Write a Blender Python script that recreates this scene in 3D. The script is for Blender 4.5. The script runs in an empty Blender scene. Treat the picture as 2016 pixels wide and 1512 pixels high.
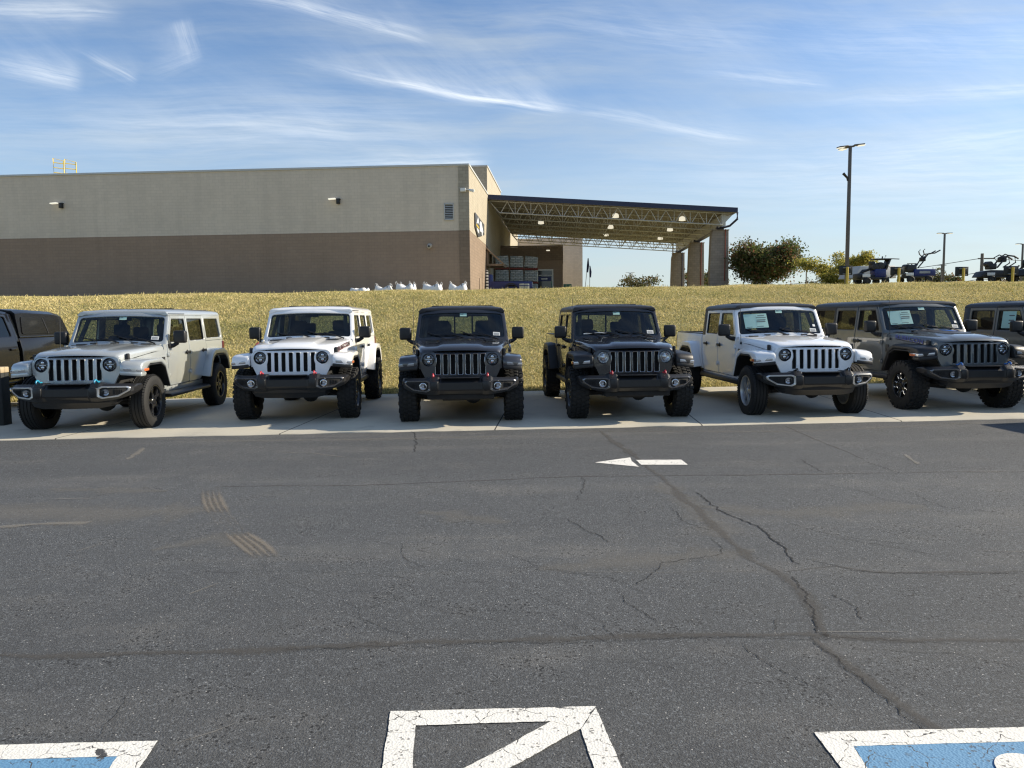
import bpy, bmesh, math, random
from mathutils import Vector, Matrix
import numpy as np
R = math.radians
scene = bpy.context.scene
col = scene.collection
random.seed(7); rng = np.random.default_rng(7)

# ------------------------------------------------------------------ camera, sky, sun, exposure
FPX, CAM_H, PITCH, ROLL = 1514.0, 1.65, R(5.06), R(-0.6)
cam_data = bpy.data.cameras.new('camera'); cam = bpy.data.objects.new('camera', cam_data); col.objects.link(cam)
cam_data.sensor_width = 36.0; cam_data.lens = 36.0 * FPX / 2016.0; cam_data.clip_start = 0.05; cam_data.clip_end = 3000
CM = Matrix.Rotation(math.pi / 2 - PITCH, 3, 'X') @ Matrix.Rotation(ROLL, 3, 'Z')
cam.matrix_world = Matrix.Translation((0, 0, CAM_H)) @ CM.to_4x4()
scene.camera = cam
def ray(px, py): return CM @ Vector(((px - 1008) / FPX, -(py - 756) / FPX, -1.0))
def ground(px, py, z=0.0):
    d = ray(px, py); t = (z - CAM_H) / d.z; return Vector((d.x * t, d.y * t, z))
def at(px, py, Y):
    d = ray(px, py); t = Y / d.y; return Vector((d.x * t, Y, CAM_H + d.z * t))

SUN_DIR = Vector((1.9, 0.36, 1.0)).normalized()          # towards the sun
SUN_EL = math.asin(SUN_DIR.z); SUN_AZ = math.atan2(SUN_DIR.x, SUN_DIR.y)   # clockwise from +Y
sun_d = bpy.data.lights.new('sun', 'SUN'); sun = bpy.data.objects.new('sun', sun_d); col.objects.link(sun)
sun_d.energy = 4.5; sun_d.angle = R(0.55); sun_d.color = (1.0, 0.885, 0.70)
sun.rotation_euler = (-SUN_DIR).to_track_quat('-Z', 'Y').to_euler(); sun.location = (30, -10, 30)
scene.view_settings.view_transform = 'Standard'; scene.view_settings.look = 'None'
scene.view_settings.exposure = 0.8; scene.view_settings.gamma = 1.0; scene.view_settings.use_curve_mapping = False
scene.cycles.max_bounces = 6; scene.cycles.transparent_max_bounces = 16
scene.cycles.use_denoising = True; scene.cycles.filter_width = 1.25; scene.cycles.sample_clamp_indirect = 4.0

world = bpy.data.worlds.new('World'); scene.world = world; world.use_nodes = True

class NT:
    """tiny node-graph writer"""
    def __init__(s, tree): s.t = tree; s.n = tree.nodes; s.l = tree.links
    def node(s, typ, **kw):
        n = s.n.new(typ)
        for k, v in kw.items(): setattr(n, k, v)
        return n
    def link(s, a, b): s.l.new(a, b)
    def put(s, sock, v):
        if isinstance(v, bpy.types.NodeSocket): s.l.new(v, sock)
        else: sock.default_value = v
    def m(s, op, a, b=0.0, c=0.0, clamp=False):
        n = s.node('ShaderNodeMath', operation=op, use_clamp=clamp)
        for i, v in enumerate((a, b, c)): s.put(n.inputs[i], v)
        return n.outputs[0]
    def xyz(s, x, y, z=0.0):
        n = s.node('ShaderNodeCombineXYZ')
        for i, v in enumerate((x, y, z)): s.put(n.inputs[i], v)
        return n.outputs[0]
    def sep(s, v):
        n = s.node('ShaderNodeSeparateXYZ'); s.put(n.inputs[0], v); return n.outputs
    def vm(s, op, a, b=None):
        n = s.node('ShaderNodeVectorMath', operation=op); s.put(n.inputs[0], a)
        if b is not None: s.put(n.inputs[1], b)
        return n.outputs[0]
    def noise(s, vec, scale, detail=3.0, rough=0.55, dist=0.0, out=0):
        n = s.node('ShaderNodeTexNoise'); s.put(n.inputs['Vector'], vec); s.put(n.inputs['Scale'], scale)
        s.put(n.inputs['Detail'], detail); s.put(n.inputs['Roughness'], rough); s.put(n.inputs['Distortion'], dist)
        return n.outputs[out]
    def voro(s, vec, scale, out='Distance', feature='F1'):
        n = s.node('ShaderNodeTexVoronoi', feature=feature); s.put(n.inputs['Vector'], vec); s.put(n.inputs['Scale'], scale)
        return n.outputs[out]
    def ramp(s, f, stops, interp='LINEAR'):
        n = s.node('ShaderNodeValToRGB'); cr = n.color_ramp; cr.interpolation = interp
        while len(cr.elements) < len(stops): cr.elements.new(0.5)
        for e, (p, c) in zip(cr.elements, stops):
            e.position = p; e.color = (c, c, c, 1) if isinstance(c, (int, float)) else (*c, 1)
        s.put(n.inputs[0], f); return n.outputs[0]
    def mixc(s, f, a, b, blend='MIX'):
        n = s.node('ShaderNodeMix', data_type='RGBA', blend_type=blend)
        s.put(n.inputs[0], f)
        for i, v in ((6, a), (7, b)): s.put(n.inputs[i], (*v, 1) if isinstance(v, tuple) and len(v) == 3 else v)
        return n.outputs[2]
    def smooth(s, v, a, b):
        n = s.node('ShaderNodeMapRange', interpolation_type='SMOOTHSTEP'); s.put(n.inputs[0], v)
        s.put(n.inputs[1], a); s.put(n.inputs[2], b); return n.outputs[0]

def build_sky():
    g = NT(world.node_tree); g.n.clear()
    out = g.node('ShaderNodeOutputWorld'); bg = g.node('ShaderNodeBackground')
    sky = g.node('ShaderNodeTexSky'); sky.sky_type = 'NISHITA'; sky.sun_disc = False
    sky.sun_elevation = SUN_EL; sky.sun_rotation = SUN_AZ
    sky.altitude = 200; sky.air_density = 1.0; sky.dust_density = 0.7; sky.ozone_density = 2.2
    tc = g.node('ShaderNodeTexCoord')
    x, y, z = g.sep(tc.outputs['Generated'])
    ya = g.m('ADD', g.m('ABSOLUTE', y), 0.08)
    u = g.m('DIVIDE', x, ya); v = g.m('DIVIDE', g.m('MAXIMUM', z, 0.0), ya)
    def uv(px, py):
        d = ray(px, py); k = abs(d.y) / d.length + 0.08
        return d.x / d.length / k, d.z / d.length / k
    P = g.xyz(u, v)
    # fibres: strongly stretched, warped noise running down to the right like wind-blown cirrus
    warp = g.noise(P, 2.2, 4, 0.6, out=1)
    Pw = g.vm('ADD', P, g.vm('MULTIPLY', g.vm('SUBTRACT', warp, (0.5, 0.5, 0.5)), (0.16, 0.05, 0)))
    mp = g.node('ShaderNodeMapping'); g.put(mp.inputs['Vector'], Pw); mp.inputs['Rotation'].default_value = (0, 0, R(11)); mp.inputs['Scale'].default_value = (1.0, 9.0, 1)
    fib = g.noise(mp.outputs[0], 2.0, 9, 0.62)
    mp2 = g.node('ShaderNodeMapping'); g.put(mp2.inputs['Vector'], Pw); mp2.inputs['Rotation'].default_value = (0, 0, R(8)); mp2.inputs['Scale'].default_value = (0.8, 2.6, 1); mp2.inputs['Location'].default_value = (3.1, 1.7, 0)
    big = g.noise(mp2.outputs[0], 1.6, 5, 0.55)
    veil = g.m('MULTIPLY', g.smooth(fib, 0.38, 0.86), g.smooth(big, 0.36, 0.7))
    total = g.m('ADD', g.m('MULTIPLY', veil, 0.62), g.m('MULTIPLY', g.smooth(fib, .32, .75), .26))
    base_veil = total
    def streak(a, b, w, amp, feather=0.0, bend=0.0):
        # a wind-drawn ice-cloud band: crisp lower edge, fibres combed upwards and backwards from it
        nonlocal total
        (u0, v0), (u1, v1) = uv(*a), uv(*b); du, dv = u1 - u0, v1 - v0; L = math.hypot(du, dv); du /= L; dv /= L
        wx, wy, _ = g.sep(g.vm('ADD', P, g.vm('MULTIPLY', g.vm('SUBTRACT', warp, (0.5, 0.5, 0.5)), (0.03, 0.035, 0))))
        ru = g.m('SUBTRACT', wx, u0); rv = g.m('SUBTRACT', wy, v0)
        t = g.m('DIVIDE', g.m('ADD', g.m('MULTIPLY', ru, du), g.m('MULTIPLY', rv, dv)), L)
        s_ = g.m('SUBTRACT', g.m('MULTIPLY', rv, du), g.m('MULTIPLY', ru, dv))
        if bend: s_ = g.m('ADD', s_, g.m('MULTIPLY', g.m('MULTIPLY', t, g.m('SUBTRACT', 1.0, t)), bend))
        up = g.m('MAXIMUM', s_, 0.0); dn = g.m('MAXIMUM', g.m('MULTIPLY', s_, -1.0), 0.0)
        core = g.m('EXPONENT', g.m('MULTIPLY', g.m('POWER', g.m('DIVIDE', g.m('ADD', up, dn), w), 1.6), -1.0))
        win = g.m('MULTIPLY', g.smooth(t, -0.1, 0.65), g.m('SUBTRACT', 1.0, g.smooth(t, 0.86, 1.05)))
        fl = g.noise(g.xyz(g.m('ADD', g.m('MULTIPLY', t, L * 7), g.m('MULTIPLY', s_, 12.0)), g.m('MULTIPLY', s_, 130.0), u0 * 7), 1.0, 7, .68)
        total = g.m('ADD', total, g.m('MULTIPLY', g.m('MULTIPLY', core, win), g.m('MULTIPLY', g.smooth(fl, .30, .72), amp)))
        if feather:
            wu = w * (1.5 + 3.5 * feather); pr = g.m('MULTIPLY', g.m('EXPONENT', g.m('MULTIPLY', g.m('DIVIDE', up, wu), -1.0)), g.m('SUBTRACT', 1.0, g.smooth(dn, 0.0, w)))
            comb = g.noise(g.xyz(g.m('ADD', g.m('MULTIPLY', t, L * 15), g.m('MULTIPLY', s_, 26.0)), g.m('MULTIPLY', s_, 9.0), v0 * 9), 1.0, 6, .66)
            total = g.m('ADD', total, g.m('MULTIPLY', g.m('MULTIPLY', pr, win), g.m('MULTIPLY', g.smooth(comb, .25, .9), amp * .75 * min(1, feather))))
    streak((560, 118), (1120, 216), 0.0062, 0.70, 1.3, .012)
    streak((330, -28), (840, 76), 0.008, 0.55, 0.6, -.015)
    streak((-200, 8), (240, 28), 0.009, 0.45, 0.6)
    streak((392, 128), (362, 40), 0.010, 0.40, 0.4)
    streak((295, 145), (400, 108), 0.010, 0.22, 0.8)
    streak((150, 92), (275, 158), 0.006, 0.40, 0.5)
    streak((-60, 110), (165, 158), 0.012, 0.42, 0.9)
    streak((1000, 190), (1480, 272), 0.008, 0.36, 0.6)
    streak((1500, 196), (2160, 172), 0.009, 0.34, 0.8)
    streak((560, 328), (960, 316), 0.010, 0.5, 0.6)
    streak((1300, 132), (1640, 160), 0.009, 0.28, 0.7)
    streak((1500, 330), (2060, 260), 0.018, 0.26, 0.8)
    streak((100, 225), (700, 265), 0.018, 0.22, 0.8)
    streak((900, 20), (1500, 90), 0.02, 0.18, 0.8)
    streak((1050, 345), (2200, 330), 0.05, 0.26, 0.6)
    streak((-300, 250), (900, 250), 0.04, 0.2, 0.6)
    streak((1250, 60), (2200, 100), 0.03, 0.2, 0.8)
    bands = g.m('SUBTRACT', total, base_veil)
    # pale high haze low down and to the right, on the sunny side
    low = g.m('MULTIPLY', g.m('SUBTRACT', 1.0, g.smooth(v, 0.02, 0.34)), g.m('ADD', 0.32, g.m('MULTIPLY', g.smooth(u, -0.4, 0.65), 0.40)))
    total = g.m('ADD', total, g.m('MULTIPLY', low, g.m('ADD', 0.55, g.m('MULTIPLY', big, 0.9))))
    tint = g.mixc(1.0, sky.outputs[0], (0.77, 0.88, 1.0), 'MULTIPLY')
    cloud = g.mixc(0.92, tint, (4.2, 4.55, 4.6)); wisp = g.mixc(0.9, tint, (6.9, 7.25, 7.5))
    haze_amt = g.m('SUBTRACT', total, bands)
    skyc = g.mixc(g.m('MINIMUM', haze_amt, .85), tint, cloud)
    g.put(bg.inputs[0], g.mixc(g.m('MINIMUM', bands, .92), skyc, wisp)); bg.inputs[1].default_value = 0.094
    g.link(bg.outputs[0], out.inputs[0])
build_sky()

# ------------------------------------------------------------------ materials
def new_mat(name):
    m = bpy.data.materials.new(name); m.use_nodes = True; g = NT(m.node_tree); g.n.clear()
    out = g.node('ShaderNodeOutputMaterial'); return m, g, out
def principled(g, out, **kw):
    p = g.node('ShaderNodeBsdfPrincipled')
    for k, v in kw.items(): g.put(p.inputs[k], v)
    g.link(p.outputs[0], out.inputs[0]); return p
def objco(g): return g.node('ShaderNodeTexCoord').outputs['Object']
def c4(c): return (*c, 1)
def bump(g, h, strength, dist=0.01):
    b = g.node('ShaderNodeBump'); g.put(b.inputs['Height'], h); b.inputs['Strength'].default_value = strength
    b.inputs['Distance'].default_value = dist; return b.outputs[0]
def simple(name, c, rough=0.6, metal=0.0, var=0.12, scale=6.0, coat=0.0, spec=0.5, bmp=0.0, bscale=60, emit=None):
    m, g, out = new_mat(name); co = objco(g)
    n = g.noise(co, scale, 5, 0.6)
    base = g.mixc(n, tuple(v * (1 - var) for v in c), tuple(min(1, v * (1 + var)) for v in c))
    rr = g.m('MULTIPLY', g.m('ADD', 0.85, g.m('MULTIPLY', g.noise(co, scale * 2.3, 4), 0.3)), rough, clamp=True)
    kw = {'Base Color': base, 'Roughness': rr, 'Metallic': metal, 'Coat Weight': coat, 'Coat Roughness': 0.03, 'Specular IOR Level': spec}
    if emit: kw['Emission Color'] = c4(emit[0]); kw['Emission Strength'] = emit[1]
    p = principled(g, out, **kw)
    if bmp: g.put(p.inputs['Normal'], bump(g, g.noise(co, bscale, 4), bmp))
    return m
def paint(name, c, metal=0.0, rough=0.35, flake=0.0):
    m, g, out = new_mat(name); co = objco(g)
    d = g.noise(co, 3.0, 6, 0.65)
    dust = g.m('MULTIPLY', g.smooth(d, 0.45, 0.8), 0.07)
    base = g.mixc(dust, c, (0.30, 0.28, 0.25))
    rr = g.m('ADD', rough, g.m('MULTIPLY', dust, 0.6))
    p = principled(g, out, **{'Base Color': base, 'Metallic': metal, 'Roughness': rr, 'Coat Weight': 1.0})
    g.put(p.inputs['Coat Roughness'], g.m('ADD', 0.02, g.m('MULTIPLY', dust, 0.5)))
    return m
def glass(name, tint, refl=1.0):
    m, g, out = new_mat(name)
    tr = g.node('ShaderNodeBsdfTransparent'); tr.inputs[0].default_value = c4(tint)
    gl = g.node('ShaderNodeBsdfGlossy'); gl.inputs['Roughness'].default_value = 0.01; gl.inputs['Color'].default_value = (0.95, 0.98, 1, 1)
    lw = g.node('ShaderNodeLayerWeight'); lw.inputs[0].default_value = .5
    f = g.m('ADD', .05, g.m('MULTIPLY', g.m('POWER', lw.outputs['Facing'], 5.0), .95))
    mx = g.node('ShaderNodeMixShader'); g.put(mx.inputs[0], g.m('MULTIPLY', f, refl, clamp=True)); g.link(tr.outputs[0], mx.inputs[1]); g.link(gl.outputs[0], mx.inputs[2])
    g.link(mx.outputs[0], out.inputs[0]); return m

M = {}
M['silver'] = paint('silver_paint', (0.48, 0.51, 0.51), 0.45, 0.32)
M['white'] = paint('white_paint', (0.90, 0.905, 0.905), 0.0, 0.35)
M['granite'] = paint('granite_paint', (0.036, 0.038, 0.045), 0.4, 0.3)
M['blackcar'] = paint('black_paint', (0.018, 0.018, 0.021), 0.3, 0.25)
M['sting'] = paint('grey_paint', (0.092, 0.105, 0.11), 0.05, 0.35)
M['warmgrey'] = paint('warm_grey_paint', (0.15, 0.142, 0.125), 0.05, 0.35)
M['ramblack'] = simple('brown_black_paint', (0.008, 0.008, 0.009), 0.22, var=.1, coat=0.35, spec=0.35)
M['taillight'] = simple('taillight_red', (0.10, 0.006, 0.006), 0.25, var=.1, coat=.5)
M['plastic'] = simple('black_plastic', (0.011, 0.011, 0.012), 0.45, var=0.2, bmp=0.1, bscale=250)
M['bumper'] = simple('bumper_plastic', (0.012, 0.012, 0.013), 0.36, var=0.15, bmp=0.08, bscale=300)
M['hardtop'] = simple('black_hardtop', (0.018, 0.018, 0.021), 0.42, var=0.15, bmp=0.08, bscale=200)
M['dark'] = simple('dark_underbody', (0.012, 0.012, 0.012), 0.8, var=0.3)
M['interior'] = simple('interior_black', (0.02, 0.02, 0.021), 0.8, var=0.2)
M['rubber'] = simple('tire_rubber', (0.009, 0.0088, 0.0085), 0.7, var=0.25, scale=12, bmp=0.1, bscale=90)
M['chrome'] = simple('chrome', (0.72, 0.73, 0.74), 0.14, 1.0, var=0.05)
M['satin'] = simple('satin_silver', (0.55, 0.56, 0.57), 0.3, 0.9, var=0.06)
M['gunmetal'] = simple('gunmetal_trim', (0.34, 0.34, 0.35), 0.25, 0.9, var=0.1)
M['gloss_black'] = simple('gloss_black', (0.01, 0.01, 0.01), 0.15, 0.0, var=0.1, coat=0.6)
M['rim_black'] = simple('rim_black', (0.018, 0.018, 0.019), 0.22, 0.3, var=0.1, coat=0.5)
M['rim_silver'] = simple('rim_silver', (0.46, 0.47, 0.48), 0.32, 0.75, var=0.06)
M['hook_cyan'] = simple('cyan_hook', (0.015, 0.26, 0.42), 0.35, var=0.1, coat=0.4)
M['hook_blue'] = simple('blue_hook', (0.03, 0.16, 0.5), 0.35, var=0.1, coat=0.4)
M['hook_red'] = simple('red_hook', (0.5, 0.02, 0.04), 0.35, var=0.1, coat=0.4)
M['hook_black'] = M['gloss_black']
M['amber'] = simple('amber_lens', (0.6, 0.13, 0.03), 0.2, var=0.1, coat=0.6)
M['clear_lens'] = simple('clear_lamp_lens', (0.5, 0.51, 0.53), 0.14, 0.55, var=0.12, scale=40, coat=1.0)
M['smoke_lens'] = simple('smoked_lamp_lens', (0.30, 0.31, 0.33), 0.16, 0.5, var=0.2, scale=40, coat=1.0)
M['ws_glass'] = glass('windshield_glass', (0.46, 0.54, 0.53), 1.15)
M['side_glass'] = glass('door_glass', (0.50, 0.55, 0.53), 1.0)
M['tint_glass'] = glass('privacy_glass', (0.16, 0.155, 0.14), 1.0)
M['lens_glass'] = glass('lens_glass', (0.93, 0.95, 0.97), 1.0)
M['dark_chrome'] = simple('dark_chrome', (0.16, 0.16, 0.17), 0.2, 0.9, var=.1)
M['paper'] = simple('white_sticker_paper', (0.75, 0.76, 0.75), 0.7, var=0.04)
M['ink'] = simple('sticker_ink', (0.10, 0.11, 0.11), 0.7)
M['mint'] = simple('pale_green_paper', (0.42, 0.64, 0.56), 0.7, var=0.08, scale=14)
M['text_dark'] = simple('lettering_charcoal', (0.03, 0.03, 0.035), 0.4)
M['text_red'] = simple('lettering_red', (0.35, 0.03, 0.04), 0.4)
M['text_blue'] = simple('lettering_blue', (0.02, 0.045, 0.22), 0.35)
M['decal_blue'] = simple('hood_decal_blue', (0.02, 0.13, 0.5), 0.35)
M['seat'] = simple('seat_fabric', (0.022, 0.022, 0.025), 0.85, var=0.2)

# ------------------------------------------------------------------ mesh helpers
def sharp(me, ang=38):
    for p in me.polygons: p.use_smooth = True
    me.set_sharp_from_angle(angle=R(ang))
def tag(o, label=None, cat=None, group=None, kind=None):
    if label: o['label'] = label
    if cat: o['category'] = cat
    if group: o['group'] = group
    if kind: o['kind'] = kind
    return o
def thing(name, label, cat, loc=(0, 0, 0), rz=0.0, group=None):
    o = bpy.data.objects.new(name, None); col.objects.link(o); o.location = loc; o.rotation_euler = (0, 0, rz)
    o.empty_display_size = 0.2
    return tag(o, label, cat, group)
def children(o): return [c for c in bpy.data.objects if c.parent == o]
def copy_tree(o, parent=None):
    c = o.copy(); col.objects.link(c)
    if parent is not None: c.parent = parent
    for ch in children(o): copy_tree(ch, c)
    return c

def round_poly(pts, r, seg=4):
    out = []; n = len(pts)
    rs = r if isinstance(r, (list, tuple)) else [r] * n
    for i, p in enumerate(pts):
        a = Vector(pts[i - 1]) - Vector(p); b = Vector(pts[(i + 1) % n]) - Vector(p); p = Vector(p); rr = rs[i]
        if rr <= 0: out.append(tuple(p)); continue
        la, lb = a.length, b.length; a /= la; b /= lb
        ang = a.angle(b)
        d = min(rr / math.tan(ang / 2), la * 0.49, lb * 0.49)
        for k in range(seg + 1):
            t = k / seg
            q = (1 - t) ** 2 * (p + a * d) + 2 * t * (1 - t) * p + t * t * (p + b * d)
            out.append((q.x, q.y))
    return out

class MB:
    def __init__(s): s.bm = bmesh.new()
    def _merge(s, b):
        me = bpy.data.meshes.new('tmp'); b.to_mesh(me); b.free(); s.bm.from_mesh(me); bpy.data.meshes.remove(me)
    def box(s, c, d, bevel=0.0, rot=None, seg=2, taper=None):
        b = bmesh.new(); bmesh.ops.create_cube(b, size=1.0)
        for v in b.verts:
            v.co = Vector((v.co.x * d[0], v.co.y * d[1], v.co.z * d[2]))
            if taper and v.co.z > 0: v.co.x *= taper[0]; v.co.y *= taper[1]
        if bevel > 0: bmesh.ops.bevel(b, geom=list(b.edges), offset=bevel, segments=seg, profile=0.5, affect='EDGES', clamp_overlap=True)
        mt = Matrix.Translation(c)
        if rot is not None: mt = mt @ rot.to_matrix().to_4x4() if hasattr(rot, 'to_matrix') else mt @ rot
        bmesh.ops.transform(b, matrix=mt, verts=b.verts); s._merge(b); return s
    def prism(s, pts, axis, a0, a1, bevel=0.0, holes=(), cuts=(), fn=None, seg=2):
        """2-D polygon (with holes) extruded along an axis; cuts = [(axis index, value)] extra edge rows; fn maps the points"""
        def P(p, a): return {'x': (a, p[0], p[1]), 'y': (p[0], a, p[1]), 'z': (p[0], p[1], a)}[axis]
        b = bmesh.new(); loops = [pts] + list(holes); edges = []
        for lp in loops:
            vs = [b.verts.new(P(p, a0)) for p in lp]
            edges += [b.edges.new((vs[i], vs[(i + 1) % len(vs)])) for i in range(len(vs))]
        if holes: bmesh.ops.triangle_fill(b, edges=edges, use_beauty=True, use_dissolve=False)
        else: b.faces.new(b.verts)
        if a1 != a0:
            r = bmesh.ops.extrude_face_region(b, geom=list(b.faces))
            dv = Vector(P((0, 0), a1 - a0)); bmesh.ops.translate(b, vec=dv, verts=[e for e in r['geom'] if isinstance(e, bmesh.types.BMVert)])
        bmesh.ops.recalc_face_normals(b, faces=b.faces)
        if bevel > 0:
            es = [e for e in b.edges if len(e.link_faces) == 2 and e.calc_face_angle(0) > 0.4]
            bmesh.ops.bevel(b, geom=es, offset=bevel, segments=seg, profile=0.5, affect='EDGES', clamp_overlap=True)
        for ax, val in cuts:
            no = [0, 0, 0]; no[ax] = 1; co = [0, 0, 0]; co[ax] = val
            bmesh.ops.bisect_plane(b, geom=list(b.verts) + list(b.edges) + list(b.faces), plane_co=co, plane_no=no)
        if fn:
            for v in b.verts: v.co = Vector(fn(*v.co))
            bmesh.ops.recalc_face_normals(b, faces=b.faces)
        s._merge(b); return s
    def loft(s, secs, closed=True, caps=True, fn=None):
        b = bmesh.new(); rows = [[b.verts.new(p) for p in sc] for sc in secs]; n = len(secs[0])
        for r0, r1 in zip(rows, rows[1:]):
            for i in range(n if closed else n - 1):
                j = (i + 1) % n
                try: b.faces.new((r0[i], r0[j], r1[j], r1[i]))
                except ValueError: pass
        if caps and closed: b.faces.new(rows[0]); b.faces.new(rows[-1][::-1])
        bmesh.ops.remove_doubles(b, verts=b.verts, dist=1e-5)
        bmesh.ops.recalc_face_normals(b, faces=b.faces); s._merge(b); return s
    def lathe(s, prof, axis='z', seg=24, c=(0, 0, 0), rot=None, a0=0.0, a1=2 * math.pi, close=False):
        """prof = [(radius, along axis)]"""
        b = bmesh.new(); full = abs(a1 - a0 - 2 * math.pi) < 1e-6; ns = seg if full else seg + 1
        rows = []
        for k in range(ns):
            a = a0 + (a1 - a0) * k / seg; ca, sa = math.cos(a), math.sin(a)
            rows.append([b.verts.new({'z': (r * ca, r * sa, h), 'y': (r * ca, h, r * sa), 'x': (h, r * ca, r * sa)}[axis]) for r, h in prof])
        m = len(prof)
        for k in range(seg):
            r0, r1 = rows[k], rows[(k + 1) % ns]
            for i in range(m if close else m - 1):
                j = (i + 1) % m
                try: b.faces.new((r0[i], r0[j], r1[j], r1[i]))
                except ValueError: pass
        bmesh.ops.remove_doubles(b, verts=b.verts, dist=1e-5)
        bmesh.ops.recalc_face_normals(b, faces=b.faces)
        mt = Matrix.Translation(c)
        if rot is not None: mt = mt @ rot.to_matrix().to_4x4()
        bmesh.ops.transform(b, matrix=mt, verts=b.verts); s._merge(b); return s
    def tube(s, pts, r, n=8, cap=True):
        pts = [Vector(p) for p in pts]; rr = r if isinstance(r, (list, tuple)) else [r] * len(pts); secs = []
        for i, p in enumerate(pts):
            d = (pts[min(i + 1, len(pts) - 1)] - pts[max(i - 1, 0)]).normalized()
            up = Vector((0, 0, 1)) if abs(d.z) < 0.95 else Vector((1, 0, 0))
            a = d.cross(up).normalized(); c = d.cross(a).normalized()
            secs.append([p + a * (math.cos(2 * math.pi * k / n) * rr[i]) + c * (math.sin(2 * math.pi * k / n) * rr[i]) for k in range(n)])
        return s.loft(secs, True, cap)
    def quad(s, pts):
        s.bm.faces.new([s.bm.verts.new(p) for p in pts]); return s
    def mesh(s, name, mat=None, ang=38):
        me = bpy.data.meshes.new(name); s.bm.to_mesh(me); s.bm.free()
        if mat: me.materials.append(mat)
        sharp(me, ang); return me
    def build(s, name, mat=None, parent=None, loc=(0, 0, 0), ang=38):
        o = bpy.data.objects.new(name, s.mesh(name, mat, ang)); col.objects.link(o); o.location = loc
        if parent is not None: o.parent = parent
        return o
def link_mesh(name, me, parent=None, loc=(0, 0, 0), rot=(0, 0, 0)):
    o = bpy.data.objects.new(name, me); col.objects.link(o); o.location = loc; o.rotation_euler = rot
    if parent is not None: o.parent = parent
    return o
def lerp_table(tab, v):
    if v <= tab[0][0]: return tab[0][1]
    for (a, fa), (b, fb) in zip(tab, tab[1:]):
        if v <= b: return fa + (fb - fa) * (v - a) / (b - a)
    return tab[-1][1]
def text_mesh(body, size, depth=0.002, fn=None, mat=None, shear=0.0):
    cu = bpy.data.curves.new('txt', 'FONT'); cu.body = body; cu.size = size; cu.extrude = depth; cu.align_x = 'CENTER'; cu.align_y = 'CENTER'; cu.shear = shear
    cu.offset = size * 0.02; cu.space_character = 1.12
    o = bpy.data.objects.new('txt', cu); col.objects.link(o)
    me = bpy.data.meshes.new_from_object(o.evaluated_get(bpy.context.evaluated_depsgraph_get()))
    bpy.data.objects.remove(o); bpy.data.curves.remove(cu)
    if fn:
        b = bmesh.new(); b.from_mesh(me)
        for x in [k * 0.04 - 0.6 for k in range(31)]:
            bmesh.ops.bisect_plane(b, geom=list(b.verts) + list(b.edges) + list(b.faces), plane_co=(x, 0, 0), plane_no=(1, 0, 0))
        for v in b.verts: v.co = Vector(fn(*v.co))
        b.to_mesh(me); b.free()
    me.materials.clear(); me.materials.append(mat); return me

# ------------------------------------------------------------------ wheels
_wheel_cache = {}
def tire_mesh(Rt, w, mud):
    key = ('tire', Rt, w, mud)
    if key in _wheel_cache: return _wheel_cache[key]
    b = MB(); h = w / 2; rb = 0.225 if mud else 0.245
    if mud:
        prof = [(rb, -h + .03), (rb + .01, -h + .008), (rb + .06, -h), (Rt - .075, -h + .002), (Rt - .03, -h + .012), (Rt - .012, -h + .035), (Rt - .012, h - .035), (Rt - .03, h - .012), (Rt - .075, h - .002), (rb + .06, h), (rb + .01, h - .008), (rb, h - .03)]
        b.lathe(prof, 'y', 64)
        n = 34
        for k in range(n):
            for row, (yc, wy, ph, tw, tl) in enumerate(((-h * .72, h * .42, 0, .05, .044), (-h * .24, h * .38, .5, .35, .05), (h * .24, h * .38, .2, -.35, .05), (h * .72, h * .42, .7, -.05, .044))):
                a = 2 * math.pi * (k + ph) / n
                mt = Matrix.Rotation(a, 4, 'Y') @ Matrix.Translation((0, yc, Rt - .011)) @ Matrix.Rotation(tw, 4, 'Z')
                b.box((0, 0, 0), (tl, wy, .024), .003, mt, 1)
            if k % 2 == 0:
                for s_ in (-1, 1):
                    mt = Matrix.Rotation(2 * math.pi * (k + .7) / n, 4, 'Y') @ Matrix.Translation((0, s_ * (h - .004), Rt - .05))
                    b.box((0, 0, 0), (.05, .014, .055), .003, mt, 1)
    else:
        prof = [(rb, -h + .03), (rb + .01, -h + .008), (rb + .06, -h), (Rt - .06, -h + .004), (Rt - .02, -h + .018), (Rt - .003, -h + .04)]
        y = -h + .045
        for k in range(4):
            yg = -h + w * (k + 1) / 5
            prof += [(Rt, y + .002), (Rt, yg - .006), (Rt - .011, yg - .004), (Rt - .011, yg + .004)]; y = yg + .004
        prof += [(Rt, y + .002), (Rt - .003, h - .04), (Rt - .02, h - .018), (Rt - .06, h - .004), (rb + .06, h), (rb + .01, h - .008), (rb, h - .03)]
        b.lathe(prof, 'y', 64)
        for k in range(60):
            for s_ in (-1, 1):
                mt = Matrix.Rotation(2 * math.pi * k / 60, 4, 'Y') @ Matrix.Translation((0, s_ * (h - .03), Rt - .006)) @ Matrix.Rotation(s_ * -.5, 4, 'X')
                b.box((0, 0, 0), (.026, .034, .012), 0, mt)
    me = b.mesh('tire', M['rubber'], 32); _wheel_cache[key] = me; return me
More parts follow.
